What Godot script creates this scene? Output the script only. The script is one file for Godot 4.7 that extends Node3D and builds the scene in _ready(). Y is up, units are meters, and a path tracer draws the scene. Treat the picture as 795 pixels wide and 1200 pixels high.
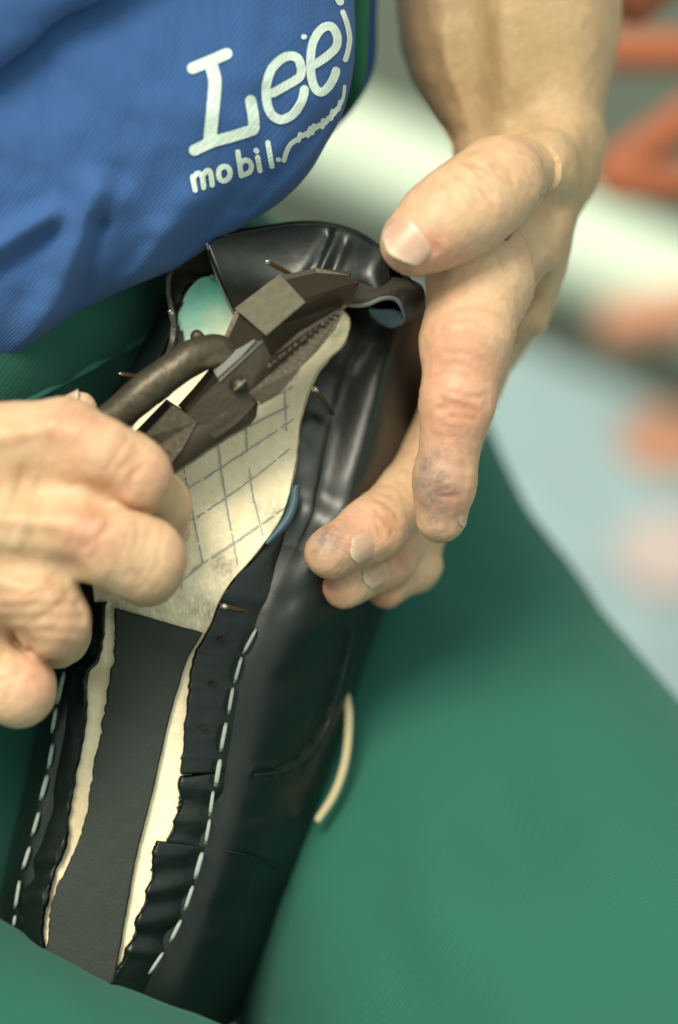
extends Node3D
# A shoemaker's hands pull the leather of a black shoe over its insole with lasting pincers.
# Every point is written as (x, y, z): x and y as read off the photograph, z in millimetres towards the
# viewer from the plane of the insole; mm() turns that into millimetres, W() into the world.

const S := 4.2          # photograph pixels per millimetre in the plane z = 0
const D := 900.0        # millimetres from the lens to that plane
const PITCH := 45.0
var cb: Basis
var focus := Vector3(0, 0.62, 0)
var names := {}
var noise := FastNoiseLite.new()
var fine := FastNoiseLite.new()
var rng := RandomNumberGenerator.new()

# ------------------------------------------------------------------ basics
func mm(p: Vector3) -> Vector3:
	var k := (D - p.z) / D / S
	return Vector3((p.x - 397.5) * k, (600.0 - p.y) * k, p.z)

func px(v: Vector3) -> Vector3:
	var k := (D - v.z) / D / S
	return Vector3(v.x / k + 397.5, 600.0 - v.y / k, v.z)

# fine creases across a limb between two joints, on the side towards "facing"
func creases(a: Array, b: Array, count: int, from: float, to: float, depth: float, facing: Vector3, seed_: int) -> Array:
	var r := RandomNumberGenerator.new()
	r.seed = seed_
	var pa := mm(a[0])
	var pb := mm(b[0])
	var ra := rmm(a[1], a[0].z)
	var rb := rmm(b[1], b[0].z)
	var d := (pb - pa).normalized()
	var n := (facing - d * facing.dot(d)).normalized()
	var w := d.cross(n)
	var out := []
	for k in count:
		var t := lerpf(from, to, (k + r.randf_range(0.2, 0.8)) / count)
		var rad := lerpf(ra, rb, t)
		var a0 := r.randf_range(-1.3, -0.2)
		var a1 := a0 + r.randf_range(0.9, 1.9)
		var bow := r.randf_range(-1.0, 1.0)
		var line := []
		var dep := depth * r.randf_range(0.5, 1.2)
		for j in 5:
			var u := j / 4.0
			var ang := lerpf(a0, a1, u)
			var p := pa.lerp(pb, t) + d * (bow * sin(u * PI) + 0.5 * r.randf_range(-1, 1)) + (n * cos(ang) + w * sin(ang)) * rad
			line.append(px(p))
		out.append([line, 0.75, dep])
	return out

func rmm(r: float, z: float) -> float:
	return r * (D - z) / D / S

func W(v: Vector3) -> Vector3:
	return focus + cb * (v * 0.001)

func V(x: float, y: float, z: float) -> Vector3:
	return Vector3(x, y, z)

func lin(r: float, g: float, b: float) -> Color:
	return Color(r, g, b).linear_to_srgb()

func floor_at(px: float, py: float, h := 0.0) -> Vector3:
	var eye := W(Vector3(0, 0, D))
	var dir := (W(mm(V(px, py, 0))) - eye).normalized()
	return eye + dir * ((h - eye.y) / dir.y)

func numbered(called: String) -> String:
	if not names.has(called):
		names[called] = 0
		return called
	names[called] += 1
	return "%s_%03d" % [called, names[called]]

func thing(called: String, label: String, category: String, at: Vector3, group := "") -> Node3D:
	var o := Node3D.new()
	o.name = numbered(called)
	add_child(o)
	o.position = at
	tag(o, label, category, group)
	return o

func tag(o: Node, label: String, category := "", group := "") -> void:
	if label: o.set_meta("label", label)
	if category: o.set_meta("category", category)
	if group: o.set_meta("group", group)

func origin_of(n: Node) -> Vector3:
	var at := Vector3.ZERO
	while n != self and n is Node3D:
		at += (n as Node3D).position
		n = n.get_parent()
	return at

# ------------------------------------------------------------------ meshes: {v, i, c} in millimetres
func mb() -> Dictionary:
	return {"v": PackedVector3Array(), "i": PackedInt32Array(), "c": PackedColorArray()}

func normals_of(v: PackedVector3Array, idx: PackedInt32Array) -> PackedVector3Array:
	var n := PackedVector3Array()
	n.resize(v.size())
	for k in range(0, idx.size(), 3):
		var a := idx[k]
		var b := idx[k + 1]
		var c := idx[k + 2]
		var f := (v[c] - v[a]).cross(v[b] - v[a])
		n[a] += f
		n[b] += f
		n[c] += f
	for k in n.size():
		n[k] = n[k].normalized()
	return n

func commit(called: String, m: Dictionary, mat: Material, parent: Node, flat := false) -> MeshInstance3D:
	var o := MeshInstance3D.new()
	o.name = called if parent != self else numbered(called)
	parent.add_child(o, true)
	var base := origin_of(parent)
	var v: PackedVector3Array = m.v
	var idx: PackedInt32Array = m.i
	var col: PackedColorArray = m.c
	if flat:
		var v2 := PackedVector3Array()
		var c2 := PackedColorArray()
		var i2 := PackedInt32Array()
		for k in idx.size():
			v2.append(v[idx[k]])
			if col.size(): c2.append(col[idx[k]])
			i2.append(k)
		v = v2
		col = c2
		idx = i2
	var w := PackedVector3Array()
	w.resize(v.size())
	for k in v.size():
		w[k] = W(v[k]) - base
	var a := []
	a.resize(Mesh.ARRAY_MAX)
	a[Mesh.ARRAY_VERTEX] = w
	a[Mesh.ARRAY_NORMAL] = normals_of(w, idx)
	a[Mesh.ARRAY_INDEX] = idx
	if mat is StandardMaterial3D and mat.vertex_color_use_as_albedo and col.size() < v.size():
		while col.size() < v.size(): col.append(Color(0.9, 0.9, 0.9))
	if col.size() == v.size(): a[Mesh.ARRAY_COLOR] = col
	var am := ArrayMesh.new()
	am.add_surface_from_arrays(Mesh.PRIMITIVE_TRIANGLES, a)
	am.surface_set_material(0, mat)
	o.mesh = am
	return o

func add_mesh(m: Dictionary, v: PackedVector3Array, idx: PackedInt32Array) -> void:
	var at: int = m.v.size()
	m.v.append_array(v)
	for k in idx:
		m.i.append(k + at)

# a grid of rows x cols points (millimetres), wrapped round its columns when closed
func add_grid(m: Dictionary, p: PackedVector3Array, rows: int, cols: int, closed := false) -> void:
	var idx := PackedInt32Array()
	for r in rows - 1:
		for c in (cols if closed else cols - 1):
			var c1 := (c + 1) % cols
			var a := r * cols + c
			var b := r * cols + c1
			var e := (r + 1) * cols + c
			var f := (r + 1) * cols + c1
			idx.append_array(PackedInt32Array([a, b, f, a, f, e]))
	add_mesh(m, p, idx)

# a sheet with thickness: the grid is its upper face (towards the viewer)
func add_sheet(m: Dictionary, p: PackedVector3Array, rows: int, cols: int, th: float) -> void:
	var t := mb()
	add_grid(t, p, rows, cols)
	var n := normals_of(t.v, t.i)
	var avg := Vector3.ZERO
	for k in n: avg += k
	var s := 1.0 if avg.z > 0 else -1.0
	var under := PackedVector3Array()
	for k in p.size(): under.append(p[k] - n[k] * s * th)
	var ring := []
	for c in cols: ring.append(c)
	for r in range(1, rows): ring.append(r * cols + cols - 1)
	for c in range(cols - 2, -1, -1): ring.append((rows - 1) * cols + c)
	for r in range(rows - 2, 0, -1): ring.append(r * cols)
	var total := p.duplicate()
	total.append_array(under)
	var idx := PackedInt32Array()
	var sz := p.size()
	for k in range(0, t.i.size(), 3):
		var a: int = t.i[k]
		var b: int = t.i[k + 1]
		var c: int = t.i[k + 2]
		if s > 0:
			idx.append_array(PackedInt32Array([a, b, c, a + sz, c + sz, b + sz]))
		else:
			idx.append_array(PackedInt32Array([a, c, b, a + sz, b + sz, c + sz]))
	# rounded rim: a middle ring a little outside
	var mid := []
	for k in ring.size():
		var q: int = ring[k]
		var prev: Vector3 = p[ring[(k + ring.size() - 1) % ring.size()]]
		var nxt: Vector3 = p[ring[(k + 1) % ring.size()]]
		var out := (nxt - prev).cross(n[q] * s)
		out = out.normalized()
		mid.append(total.size())
		total.append((p[q] + under[q]) * 0.5 + out * th * 0.4 * s)
	for k in ring.size():
		var k1 := (k + 1) % ring.size()
		var a: int = ring[k]
		var b: int = ring[k1]
		var c: int = mid[k]
		var d: int = mid[k1]
		if s > 0:
			idx.append_array(PackedInt32Array([a, c, b, b, c, d, c, a + sz, d, d, a + sz, b + sz]))
		else:
			idx.append_array(PackedInt32Array([a, b, c, b, d, c, c, d, a + sz, d, b + sz, a + sz]))
	add_mesh(m, total, idx)

func cr(p: Array, t: float) -> Vector3:
	var n := p.size()
	t = clampf(t, 0.0, n - 1.0)
	var k := mini(int(t), n - 2)
	var f := t - k
	var a: Vector3 = p[maxi(k - 1, 0)]
	var b: Vector3 = p[k]
	var c: Vector3 = p[k + 1]
	var d: Vector3 = p[mini(k + 2, n - 1)]
	return b.cubic_interpolate(c, a, d, f)

# points at even spacing along a curve through p
func run(p: Array, count: int) -> Array:
	var many := []
	var len := [0.0]
	for k in 200:
		many.append(cr(p, (p.size() - 1.0) * k / 199.0))
		if k: len.append(len[k - 1] + (many[k] - many[k - 1]).length())
	var out := []
	var at := 0
	for k in count:
		var want: float = len[199] * k / (count - 1.0)
		while at < 198 and len[at + 1] < want: at += 1
		var f: float = clampf((want - len[at]) / maxf(len[at + 1] - len[at], 1e-6), 0, 1)
		out.append(many[at].lerp(many[at + 1], f))
	return out

# a tube through points (x, y, z) with radii in photograph pixels; flat squashes it towards the viewer
func add_tube(m: Dictionary, pts: Array, radii: Array, sides := 12, steps := 24, flat := 1.0) -> void:
	var p := []
	var r := []
	for k in steps:
		var t := (pts.size() - 1.0) * k / (steps - 1.0)
		p.append(mm(cr(pts, t)))
		var i := mini(int(t), radii.size() - 2)
		r.append(rmm(lerpf(radii[i], radii[i + 1], t - i), p[k].z))
	tube_mm(m, p, r, sides, flat)

func tube_mm(m: Dictionary, p: Array, r: Array, sides: int, flat := 1.0) -> void:
	var steps := p.size()
	var rows := []
	for k in steps:
		var d: Vector3 = (p[mini(k + 1, steps - 1)] - p[maxi(k - 1, 0)]).normalized()
		var side := d.cross(Vector3(0.05, 0.1, 1) if absf(d.z) < 0.8 else Vector3(0, 1, 0.1)).normalized()
		var up := side.cross(d).normalized()
		if k == 0 or k == steps - 1:
			for q in [0.15, 0.6, 0.9]:
				var f: float = q if k == 0 else 1.05 - q
				var back: float = sqrt(1.0 - f * f) * r[k] * 0.9 * (-1.0 if k == 0 else 1.0)
				if k == 0: rows.append([p[k] + d * back, side, up, r[k] * f])
			if k == 0:
				rows.append([p[k], side, up, r[k]])
			else:
				rows.append([p[k], side, up, r[k]])
				for f in [0.9, 0.6, 0.15]:
					rows.append([p[k] + d * sqrt(1.0 - f * f) * r[k] * 0.9, side, up, r[k] * f])
		else:
			rows.append([p[k], side, up, r[k]])
	var g := PackedVector3Array()
	for row in rows:
		for s in sides:
			var a := TAU * s / sides
			g.append(row[0] + (row[1] * cos(a) + row[2] * sin(a) * flat) * row[3])
	add_grid(m, g, rows.size(), sides, true)
	for e in 2:
		var at: int = m.v.size()
		var base: int = at - rows.size() * sides - e
		var first: int = base if e == 0 else base + (rows.size() - 1) * sides
		var c := Vector3.ZERO
		for s in sides: c += m.v[first + s]
		m.v.append(c / sides)
		for s in sides:
			var a := first + s
			var b := first + (s + 1) % sides
			if e == 0: m.i.append_array(PackedInt32Array([at, b, a]))
			else: m.i.append_array(PackedInt32Array([at, a, b]))

# a solid between a front outline and a back outline (same number of points, photograph x, y, z), edges bevelled
func add_block(m: Dictionary, front: Array, back: Array, bevel := 0.9) -> void:
	var n := front.size()
	var f := []
	var b := []
	var flat := PackedVector2Array()
	for k in n:
		f.append(mm(front[k]))
		b.append(mm(back[k]))
		flat.append(Vector2(front[k].x, front[k].y))
	var cf := Vector3.ZERO
	var cbk := Vector3.ZERO
	for k in n:
		cf += f[k] / n
		cbk += b[k] / n
	var deep := (cf - cbk).normalized()
	var rings := [[], [], [], []]
	for k in n:
		var prev: Vector3 = (f[k] - f[(k + n - 1) % n]).normalized()
		var nxt: Vector3 = (f[(k + 1) % n] - f[k]).normalized()
		var inward := deep.cross(prev + nxt).normalized()
		if Geometry2D.is_polygon_clockwise(flat): inward = -inward
		var thick: float = (f[k] - b[k]).length()
		var bv := minf(bevel, thick * 0.3)
		rings[0].append(f[k] + inward * bv)
		rings[1].append(f[k] - deep * bv)
		rings[2].append(b[k] + deep * bv)
		rings[3].append(b[k] + inward * bv)
	var tri := Geometry2D.triangulate_polygon(flat)
	var v := PackedVector3Array()
	var tone := PackedColorArray()
	for pass_ in 2:
		for ring in rings:
			for q in ring:
				v.append(q)
				var worn := 1.5 + 0.9 * noise.get_noise_3dv(q * 0.3)
				tone.append(Color(worn, worn, worn * 0.97) if pass_ else Color(0.85, 0.85, 0.85))
	var idx := PackedInt32Array()
	for k in range(0, tri.size(), 3):
		idx.append_array(PackedInt32Array([tri[k], tri[k + 1], tri[k + 2]]))
		idx.append_array(PackedInt32Array([3 * n + tri[k], 3 * n + tri[k + 2], 3 * n + tri[k + 1]]))
	for r in 3:
		var sh := 0 if r == 1 else 4 * n
		for k in n:
			var k1 := (k + 1) % n
			var a := sh + r * n + k
			var c := sh + r * n + k1
			idx.append_array(PackedInt32Array([a, c, a + n, c, c + n, a + n]))
	# turn faces outwards
	var mid := (cf + cbk) * 0.5
	for k in range(0, idx.size(), 3):
		var nn := (v[idx[k + 2]] - v[idx[k]]).cross(v[idx[k + 1]] - v[idx[k]])
		if nn.dot((v[idx[k]] + v[idx[k + 1]] + v[idx[k + 2]]) / 3.0 - mid) < 0:
			var t := idx[k + 1]
			idx[k + 1] = idx[k + 2]
			idx[k + 2] = t
	add_mesh(m, v, idx)
	m.c.append_array(tone)

func shifted(p: Array, d: Vector3) -> Array:
	var out := []
	for q in p: out.append(q + d)
	return out

# ------------------------------------------------------------------ fields of tapered limbs, meshed by surface nets
# a group is {k, join, bones: [[point, radius, point, radius], ...]} with points (x, y, z) and radii in photograph pixels
func chain(k: float, join: float, pts: Array) -> Dictionary:
	var bones := []
	for i in pts.size() - 1:
		bones.append([pts[i][0], pts[i][1], pts[i + 1][0], pts[i + 1][1]])
	return {"k": k, "join": join, "bones": bones}

func seg_dist(p: Vector3, a: Vector3, ab: Vector3, il: float) -> float:
	var pa := p - a
	return (pa - ab * clampf(pa.dot(ab) * il, 0.0, 1.0)).length()

func net(groups: Array, strokes: Array, lo: Vector3, hi: Vector3, cell: float) -> Dictionary:
	var A := PackedVector3Array()
	var AB := PackedVector3Array()
	var RA := PackedFloat32Array()
	var DR := PackedFloat32Array()
	var IL := PackedFloat32Array()
	var G := PackedInt32Array()
	var GK := PackedFloat32Array()
	var GJ := PackedFloat32Array()
	for gi in groups.size():
		GK.append(groups[gi].k)
		GJ.append(groups[gi].join)
		for b in groups[gi].bones:
			var a := mm(b[0])
			var e := mm(b[2])
			A.append(a)
			AB.append(e - a)
			IL.append(1.0 / maxf((e - a).length_squared(), 1e-6))
			RA.append(rmm(b[1], b[0].z))
			DR.append(rmm(b[3], b[2].z) - rmm(b[1], b[0].z))
			G.append(gi)
	var SA := PackedVector3Array()
	var SB := PackedVector3Array()
	var SI := PackedFloat32Array()
	var SW := PackedFloat32Array()
	var SD := PackedFloat32Array()
	for s in strokes:   # [point, point, width mm, depth mm]: a groove, or a ridge where the depth is negative
		var a := mm(s[0])
		var e := mm(s[1])
		SA.append(a)
		SB.append(e - a)
		SI.append(1.0 / maxf((e - a).length_squared(), 1e-6))
		SW.append(1.0 / s[2])
		SD.append(s[3])
	var nx := int(ceil((hi.x - lo.x) / cell / 8.0)) * 8 + 1
	var ny := int(ceil((hi.y - lo.y) / cell / 8.0)) * 8 + 1
	var nz := int(ceil((hi.z - lo.z) / cell / 8.0)) * 8 + 1
	var sy := nx
	var sz := nx * ny
	var val := PackedFloat32Array()
	val.resize(nx * ny * nz)
	val.fill(1e9)
	var live := []
	var half := 4.0 * cell * 1.7321
	for bz in range(0, nz - 1, 8):
		for by in range(0, ny - 1, 8):
			for bx in range(0, nx - 1, 8):
				var c := lo + Vector3(bx + 4, by + 4, bz + 4) * cell
				var ds := PackedFloat32Array()
				var best := 1e9
				for i in A.size():
					var pa := c - A[i]
					var t := clampf(pa.dot(AB[i]) * IL[i], 0.0, 1.0)
					var d := (pa - AB[i] * t).length() - (RA[i] + DR[i] * t)
					ds.append(d)
					if d < best: best = d
				if best > half + 7.0 or best < -half - 7.0: continue
				var use := PackedInt32Array()
				for i in A.size():
					if ds[i] < best + 2.0 * half + 9.0: use.append(i)
				var su := PackedInt32Array()
				for i in SA.size():
					if seg_dist(c, SA[i], SB[i], SI[i]) < half + 2.6 / SW[i]: su.append(i)
				live.append(Vector3i(bx, by, bz))
				for z in range(bz, bz + 9):
					for y in range(by, by + 9):
						var at := z * sz + y * sy + bx
						for x in range(bx, bx + 9):
							if val[at] > 1e8:
								var p := lo + Vector3(x, y, z) * cell
								var total := 1e6
								var gd := 1e6
								var g := -1
								var k := 1.0
								for i in use:
									if G[i] != g:
										if g >= 0:
											var j := GJ[g]
											var h := maxf(j - absf(total - gd), 0.0)
											total = minf(total, gd) - h * h / (4.0 * j)
										g = G[i]
										k = GK[g]
										gd = 1e6
									var pa := p - A[i]
									var t := clampf(pa.dot(AB[i]) * IL[i], 0.0, 1.0)
									var d := (pa - AB[i] * t).length() - RA[i] - DR[i] * t
									var h2 := maxf(k - absf(gd - d), 0.0)
									gd = minf(gd, d) - h2 * h2 / (4.0 * k)
								var j2 := GJ[g]
								var h3 := maxf(j2 - absf(total - gd), 0.0)
								total = minf(total, gd) - h3 * h3 / (4.0 * j2)
								for i in su:
									var pa := p - SA[i]
									var q := (pa - SB[i] * clampf(pa.dot(SB[i]) * SI[i], 0.0, 1.0)).length() * SW[i]
									if q < 2.6: total += SD[i] * exp(-q * q)
								val[at] = total
							at += 1
	var cells := PackedInt32Array()
	cells.resize(nx * ny * nz)
	cells.fill(-1)
	var v := PackedVector3Array()
	var off := [0, 1, sy, sy + 1, sz, sz + 1, sz + sy, sz + sy + 1]
	var edges := [[0, 1], [2, 3], [4, 5], [6, 7], [0, 2], [1, 3], [4, 6], [5, 7], [0, 4], [1, 5], [2, 6], [3, 7]]
	var spots := []
	for k in 8: spots.append(Vector3(k & 1, (k >> 1) & 1, k >> 2))
	var found := []
	for b in live:
		for z in range(b.z, b.z + 8):
			for y in range(b.y, b.y + 8):
				var at: int = z * sz + y * sy + b.x
				for x in range(b.x, b.x + 8):
					var inside := 0
					for o in off:
						if val[at + o] < 0.0: inside += 1
					if inside > 0 and inside < 8:
						var sum := Vector3.ZERO
						var n := 0
						for e in edges:
							var va := val[at + off[e[0]]]
							var vb := val[at + off[e[1]]]
							if (va < 0.0) != (vb < 0.0):
								sum += spots[e[0]].lerp(spots[e[1]], va / (va - vb))
								n += 1
						cells[at] = v.size()
						v.append(lo + (Vector3(x, y, z) + sum / n) * cell)
						found.append(Vector3i(x, y, z))
					at += 1
	var idx := PackedInt32Array()
	var step := [1, sy, sz]
	for f in found:
		var at: int = f.z * sz + f.y * sy + f.x
		for ax in 3:
			var u := (ax + 1) % 3
			var w := (ax + 2) % 3
			if f[u] == 0 or f[w] == 0: continue
			var va := val[at]
			var vb := val[at + step[ax]]
			if (va < 0.0) == (vb < 0.0): continue
			var q0 := cells[at]
			var q1 := cells[at - step[u]]
			var q2 := cells[at - step[u] - step[w]]
			var q3 := cells[at - step[w]]
			if q1 < 0 or q2 < 0 or q3 < 0: continue
			if va < 0.0: idx.append_array(PackedInt32Array([q0, q2, q1, q0, q3, q2]))
			else: idx.append_array(PackedInt32Array([q0, q1, q2, q0, q2, q3]))
	return {"v": v, "i": idx, "c": PackedColorArray()}

func smooth(m: Dictionary, times: int) -> void:
	for n in times:
		var sum := PackedVector3Array()
		var count := PackedFloat32Array()
		sum.resize(m.v.size())
		count.resize(m.v.size())
		for k in range(0, m.i.size(), 3):
			var a: int = m.i[k]
			var b: int = m.i[k + 1]
			var c: int = m.i[k + 2]
			sum[a] += m.v[b] + m.v[c]
			sum[b] += m.v[a] + m.v[c]
			sum[c] += m.v[a] + m.v[b]
			count[a] += 2.0
			count[b] += 2.0
			count[c] += 2.0
		for k in m.v.size():
			if count[k] > 0.0: m.v[k] = m.v[k].lerp(sum[k] / count[k], 0.6)

func roughen(m: Dictionary, amount: float, scale: float, n2 := 0.0, s2 := 1.0) -> void:
	var n := normals_of(m.v, m.i)
	for k in m.v.size():
		var p: Vector3 = m.v[k]
		var d := noise.get_noise_3dv(p * scale) * amount
		if n2 > 0.0: d += fine.get_noise_3dv(p * s2) * n2
		m.v[k] = p + n[k] * d

# grooves and ridges on any mesh, pushed along one direction (towards the viewer)
func emboss(m: Dictionary, strokes: Array) -> void:
	var n := normals_of(m.v, m.i)
	var flat := PackedVector3Array()
	for k in m.v.size():
		var p := px(m.v[k])
		flat.append(Vector3(p.x, p.y, 0))
	for s in strokes:
		var a := V(s[0].x, s[0].y, 0)
		var ab := V(s[1].x, s[1].y, 0) - a
		var il := 1.0 / maxf(ab.length_squared(), 1e-6)
		var w: float = s[2] * S
		for k in flat.size():
			if n[k].z > 0.05 and (s.size() < 6 or (m.v[k].z > s[4] and m.v[k].z < s[5])):
				var q := seg_dist(flat[k], a, ab, il) / w
				if q < 2.6: m.v[k] -= n[k] * s[3] * exp(-q * q)

# fine wrinkles: each a line of points, a width and a depth in mm; the skin is a little darker in them
func wrinkle(m: Dictionary, lines: Array) -> void:
	var n := normals_of(m.v, m.i)
	var flat := PackedVector3Array()
	for k in m.v.size(): flat.append(px(m.v[k]))
	for l in lines:
		var p: Array = l[0]
		var lo: Vector3 = p[0]
		var hi: Vector3 = p[0]
		for q in p:
			lo = lo.min(q)
			hi = hi.max(q)
		lo -= Vector3(10, 10, 9)
		hi += Vector3(10, 10, 9)
		var w: float = l[1] * S
		for k in flat.size():
			var f := flat[k]
			if f.x < lo.x or f.x > hi.x or f.y < lo.y or f.y > hi.y or f.z < lo.z or f.z > hi.z or n[k].z < 0.0: continue
			f.z = 0.0
			var best := 1e9
			for j in p.size() - 1:
				var a := V(p[j].x, p[j].y, 0)
				var ab := V(p[j + 1].x, p[j + 1].y, 0) - a
				best = minf(best, seg_dist(f, a, ab, 1.0 / maxf(ab.length_squared(), 1e-6)))
			var q := best / w
			if q < 2.6:
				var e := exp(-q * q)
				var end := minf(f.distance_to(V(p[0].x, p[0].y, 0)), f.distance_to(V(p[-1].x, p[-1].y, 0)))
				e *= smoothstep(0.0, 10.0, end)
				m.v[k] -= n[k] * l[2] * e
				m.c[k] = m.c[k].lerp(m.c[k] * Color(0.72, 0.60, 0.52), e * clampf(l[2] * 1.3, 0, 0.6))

# tint: patches [point, radius mm, colour, strength]
func paint(m: Dictionary, base: Color, patches: Array, mottle: Color, amount: float, scale := 0.12) -> void:
	m.c.resize(m.v.size())
	var at := []
	for q in patches: at.append(mm(q[0]))
	for k in m.v.size():
		var p: Vector3 = m.v[k]
		var c := base.lerp(mottle, clampf(0.5 + 0.9 * noise.get_noise_3dv(p * scale), 0, 1) * amount)
		for j in at.size():
			var q: Array = patches[j]
			var d: float = p.distance_to(at[j]) / q[1]
			if d < 2.0:
				var edge := 1.0
				if q.size() > 4: edge = clampf(0.62 + 0.45 * q[4] * fine.get_noise_3dv(p * 2.2) + 0.6 * noise.get_noise_3dv(p * 0.22), 0, 1)
				c = c.lerp(q[2], q[3] * exp(-d * d * 1.4) * edge)
		m.c[k] = c * (1.0 + 0.10 * fine.get_noise_3dv(p * 0.35))
		m.c[k].a = 1.0

# ------------------------------------------------------------------ materials
func noise_map(freq: float, seed_: int, kind: int, strength: float, octaves := 4, size := 512) -> NoiseTexture2D:
	var f := FastNoiseLite.new()
	f.seed = seed_
	f.noise_type = kind
	f.frequency = freq
	f.fractal_octaves = octaves
	var t := NoiseTexture2D.new()
	t.width = size
	t.height = size
	t.seamless = true
	t.as_normal_map = strength > 0.0
	t.bump_strength = strength
	t.noise = f
	return t

func mat(called: String, c: Color, rough: float, metal := 0.0, bump: Texture2D = null, scale := 40.0, strength := 1.0) -> StandardMaterial3D:
	var m := StandardMaterial3D.new()
	m.resource_name = called
	m.albedo_color = c
	m.roughness = rough
	m.metallic = metal
	m.uv1_triplanar = true
	m.uv1_scale = Vector3.ONE * scale
	if bump:
		m.normal_enabled = true
		m.normal_texture = bump
		m.normal_scale = strength
	return m

func twill() -> ImageTexture:
	var im := Image.create(256, 256, false, Image.FORMAT_RGBA8)
	for y in 256:
		for x in 256:
			var d := fposmod((x + y) / 16.0, 1.0)
			var h := 0.5 + 0.4 * sin(d * TAU) + 0.12 * sin(x * TAU / 8.0) * sin((x + 2 * y) * TAU / 32.0)
			h += 0.12 * noise.get_noise_2d(x * 3.0, y * 3.0)
			im.set_pixel(x, y, Color(h, h, h))
	im.bump_map_to_normal_map(2.0)
	return ImageTexture.create_from_image(im)

func twill_tint() -> ImageTexture:
	var im := Image.create(256, 256, false, Image.FORMAT_RGBA8)
	for y in 256:
		for x in 256:
			var d := fposmod((x + y) / 16.0, 1.0)
			var h := 0.91 + 0.05 * sin(d * TAU) + 0.06 * noise.get_noise_2d(x * 0.3, y * 0.3)
			if rng.randf() < 0.006: h += 0.12
			im.set_pixel(x, y, Color(h, h, h))
	return ImageTexture.create_from_image(im)

func grey_map(freq: float, seed_: int, low: float, high: float, tint := Color.WHITE) -> NoiseTexture2D:
	var t := noise_map(freq, seed_, FastNoiseLite.TYPE_SIMPLEX, 0.0, 5)
	var g := Gradient.new()
	g.set_color(0, Color(low, low, low))
	g.set_color(1, Color(high, high, high) * tint)
	t.color_ramp = g
	return t

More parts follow.
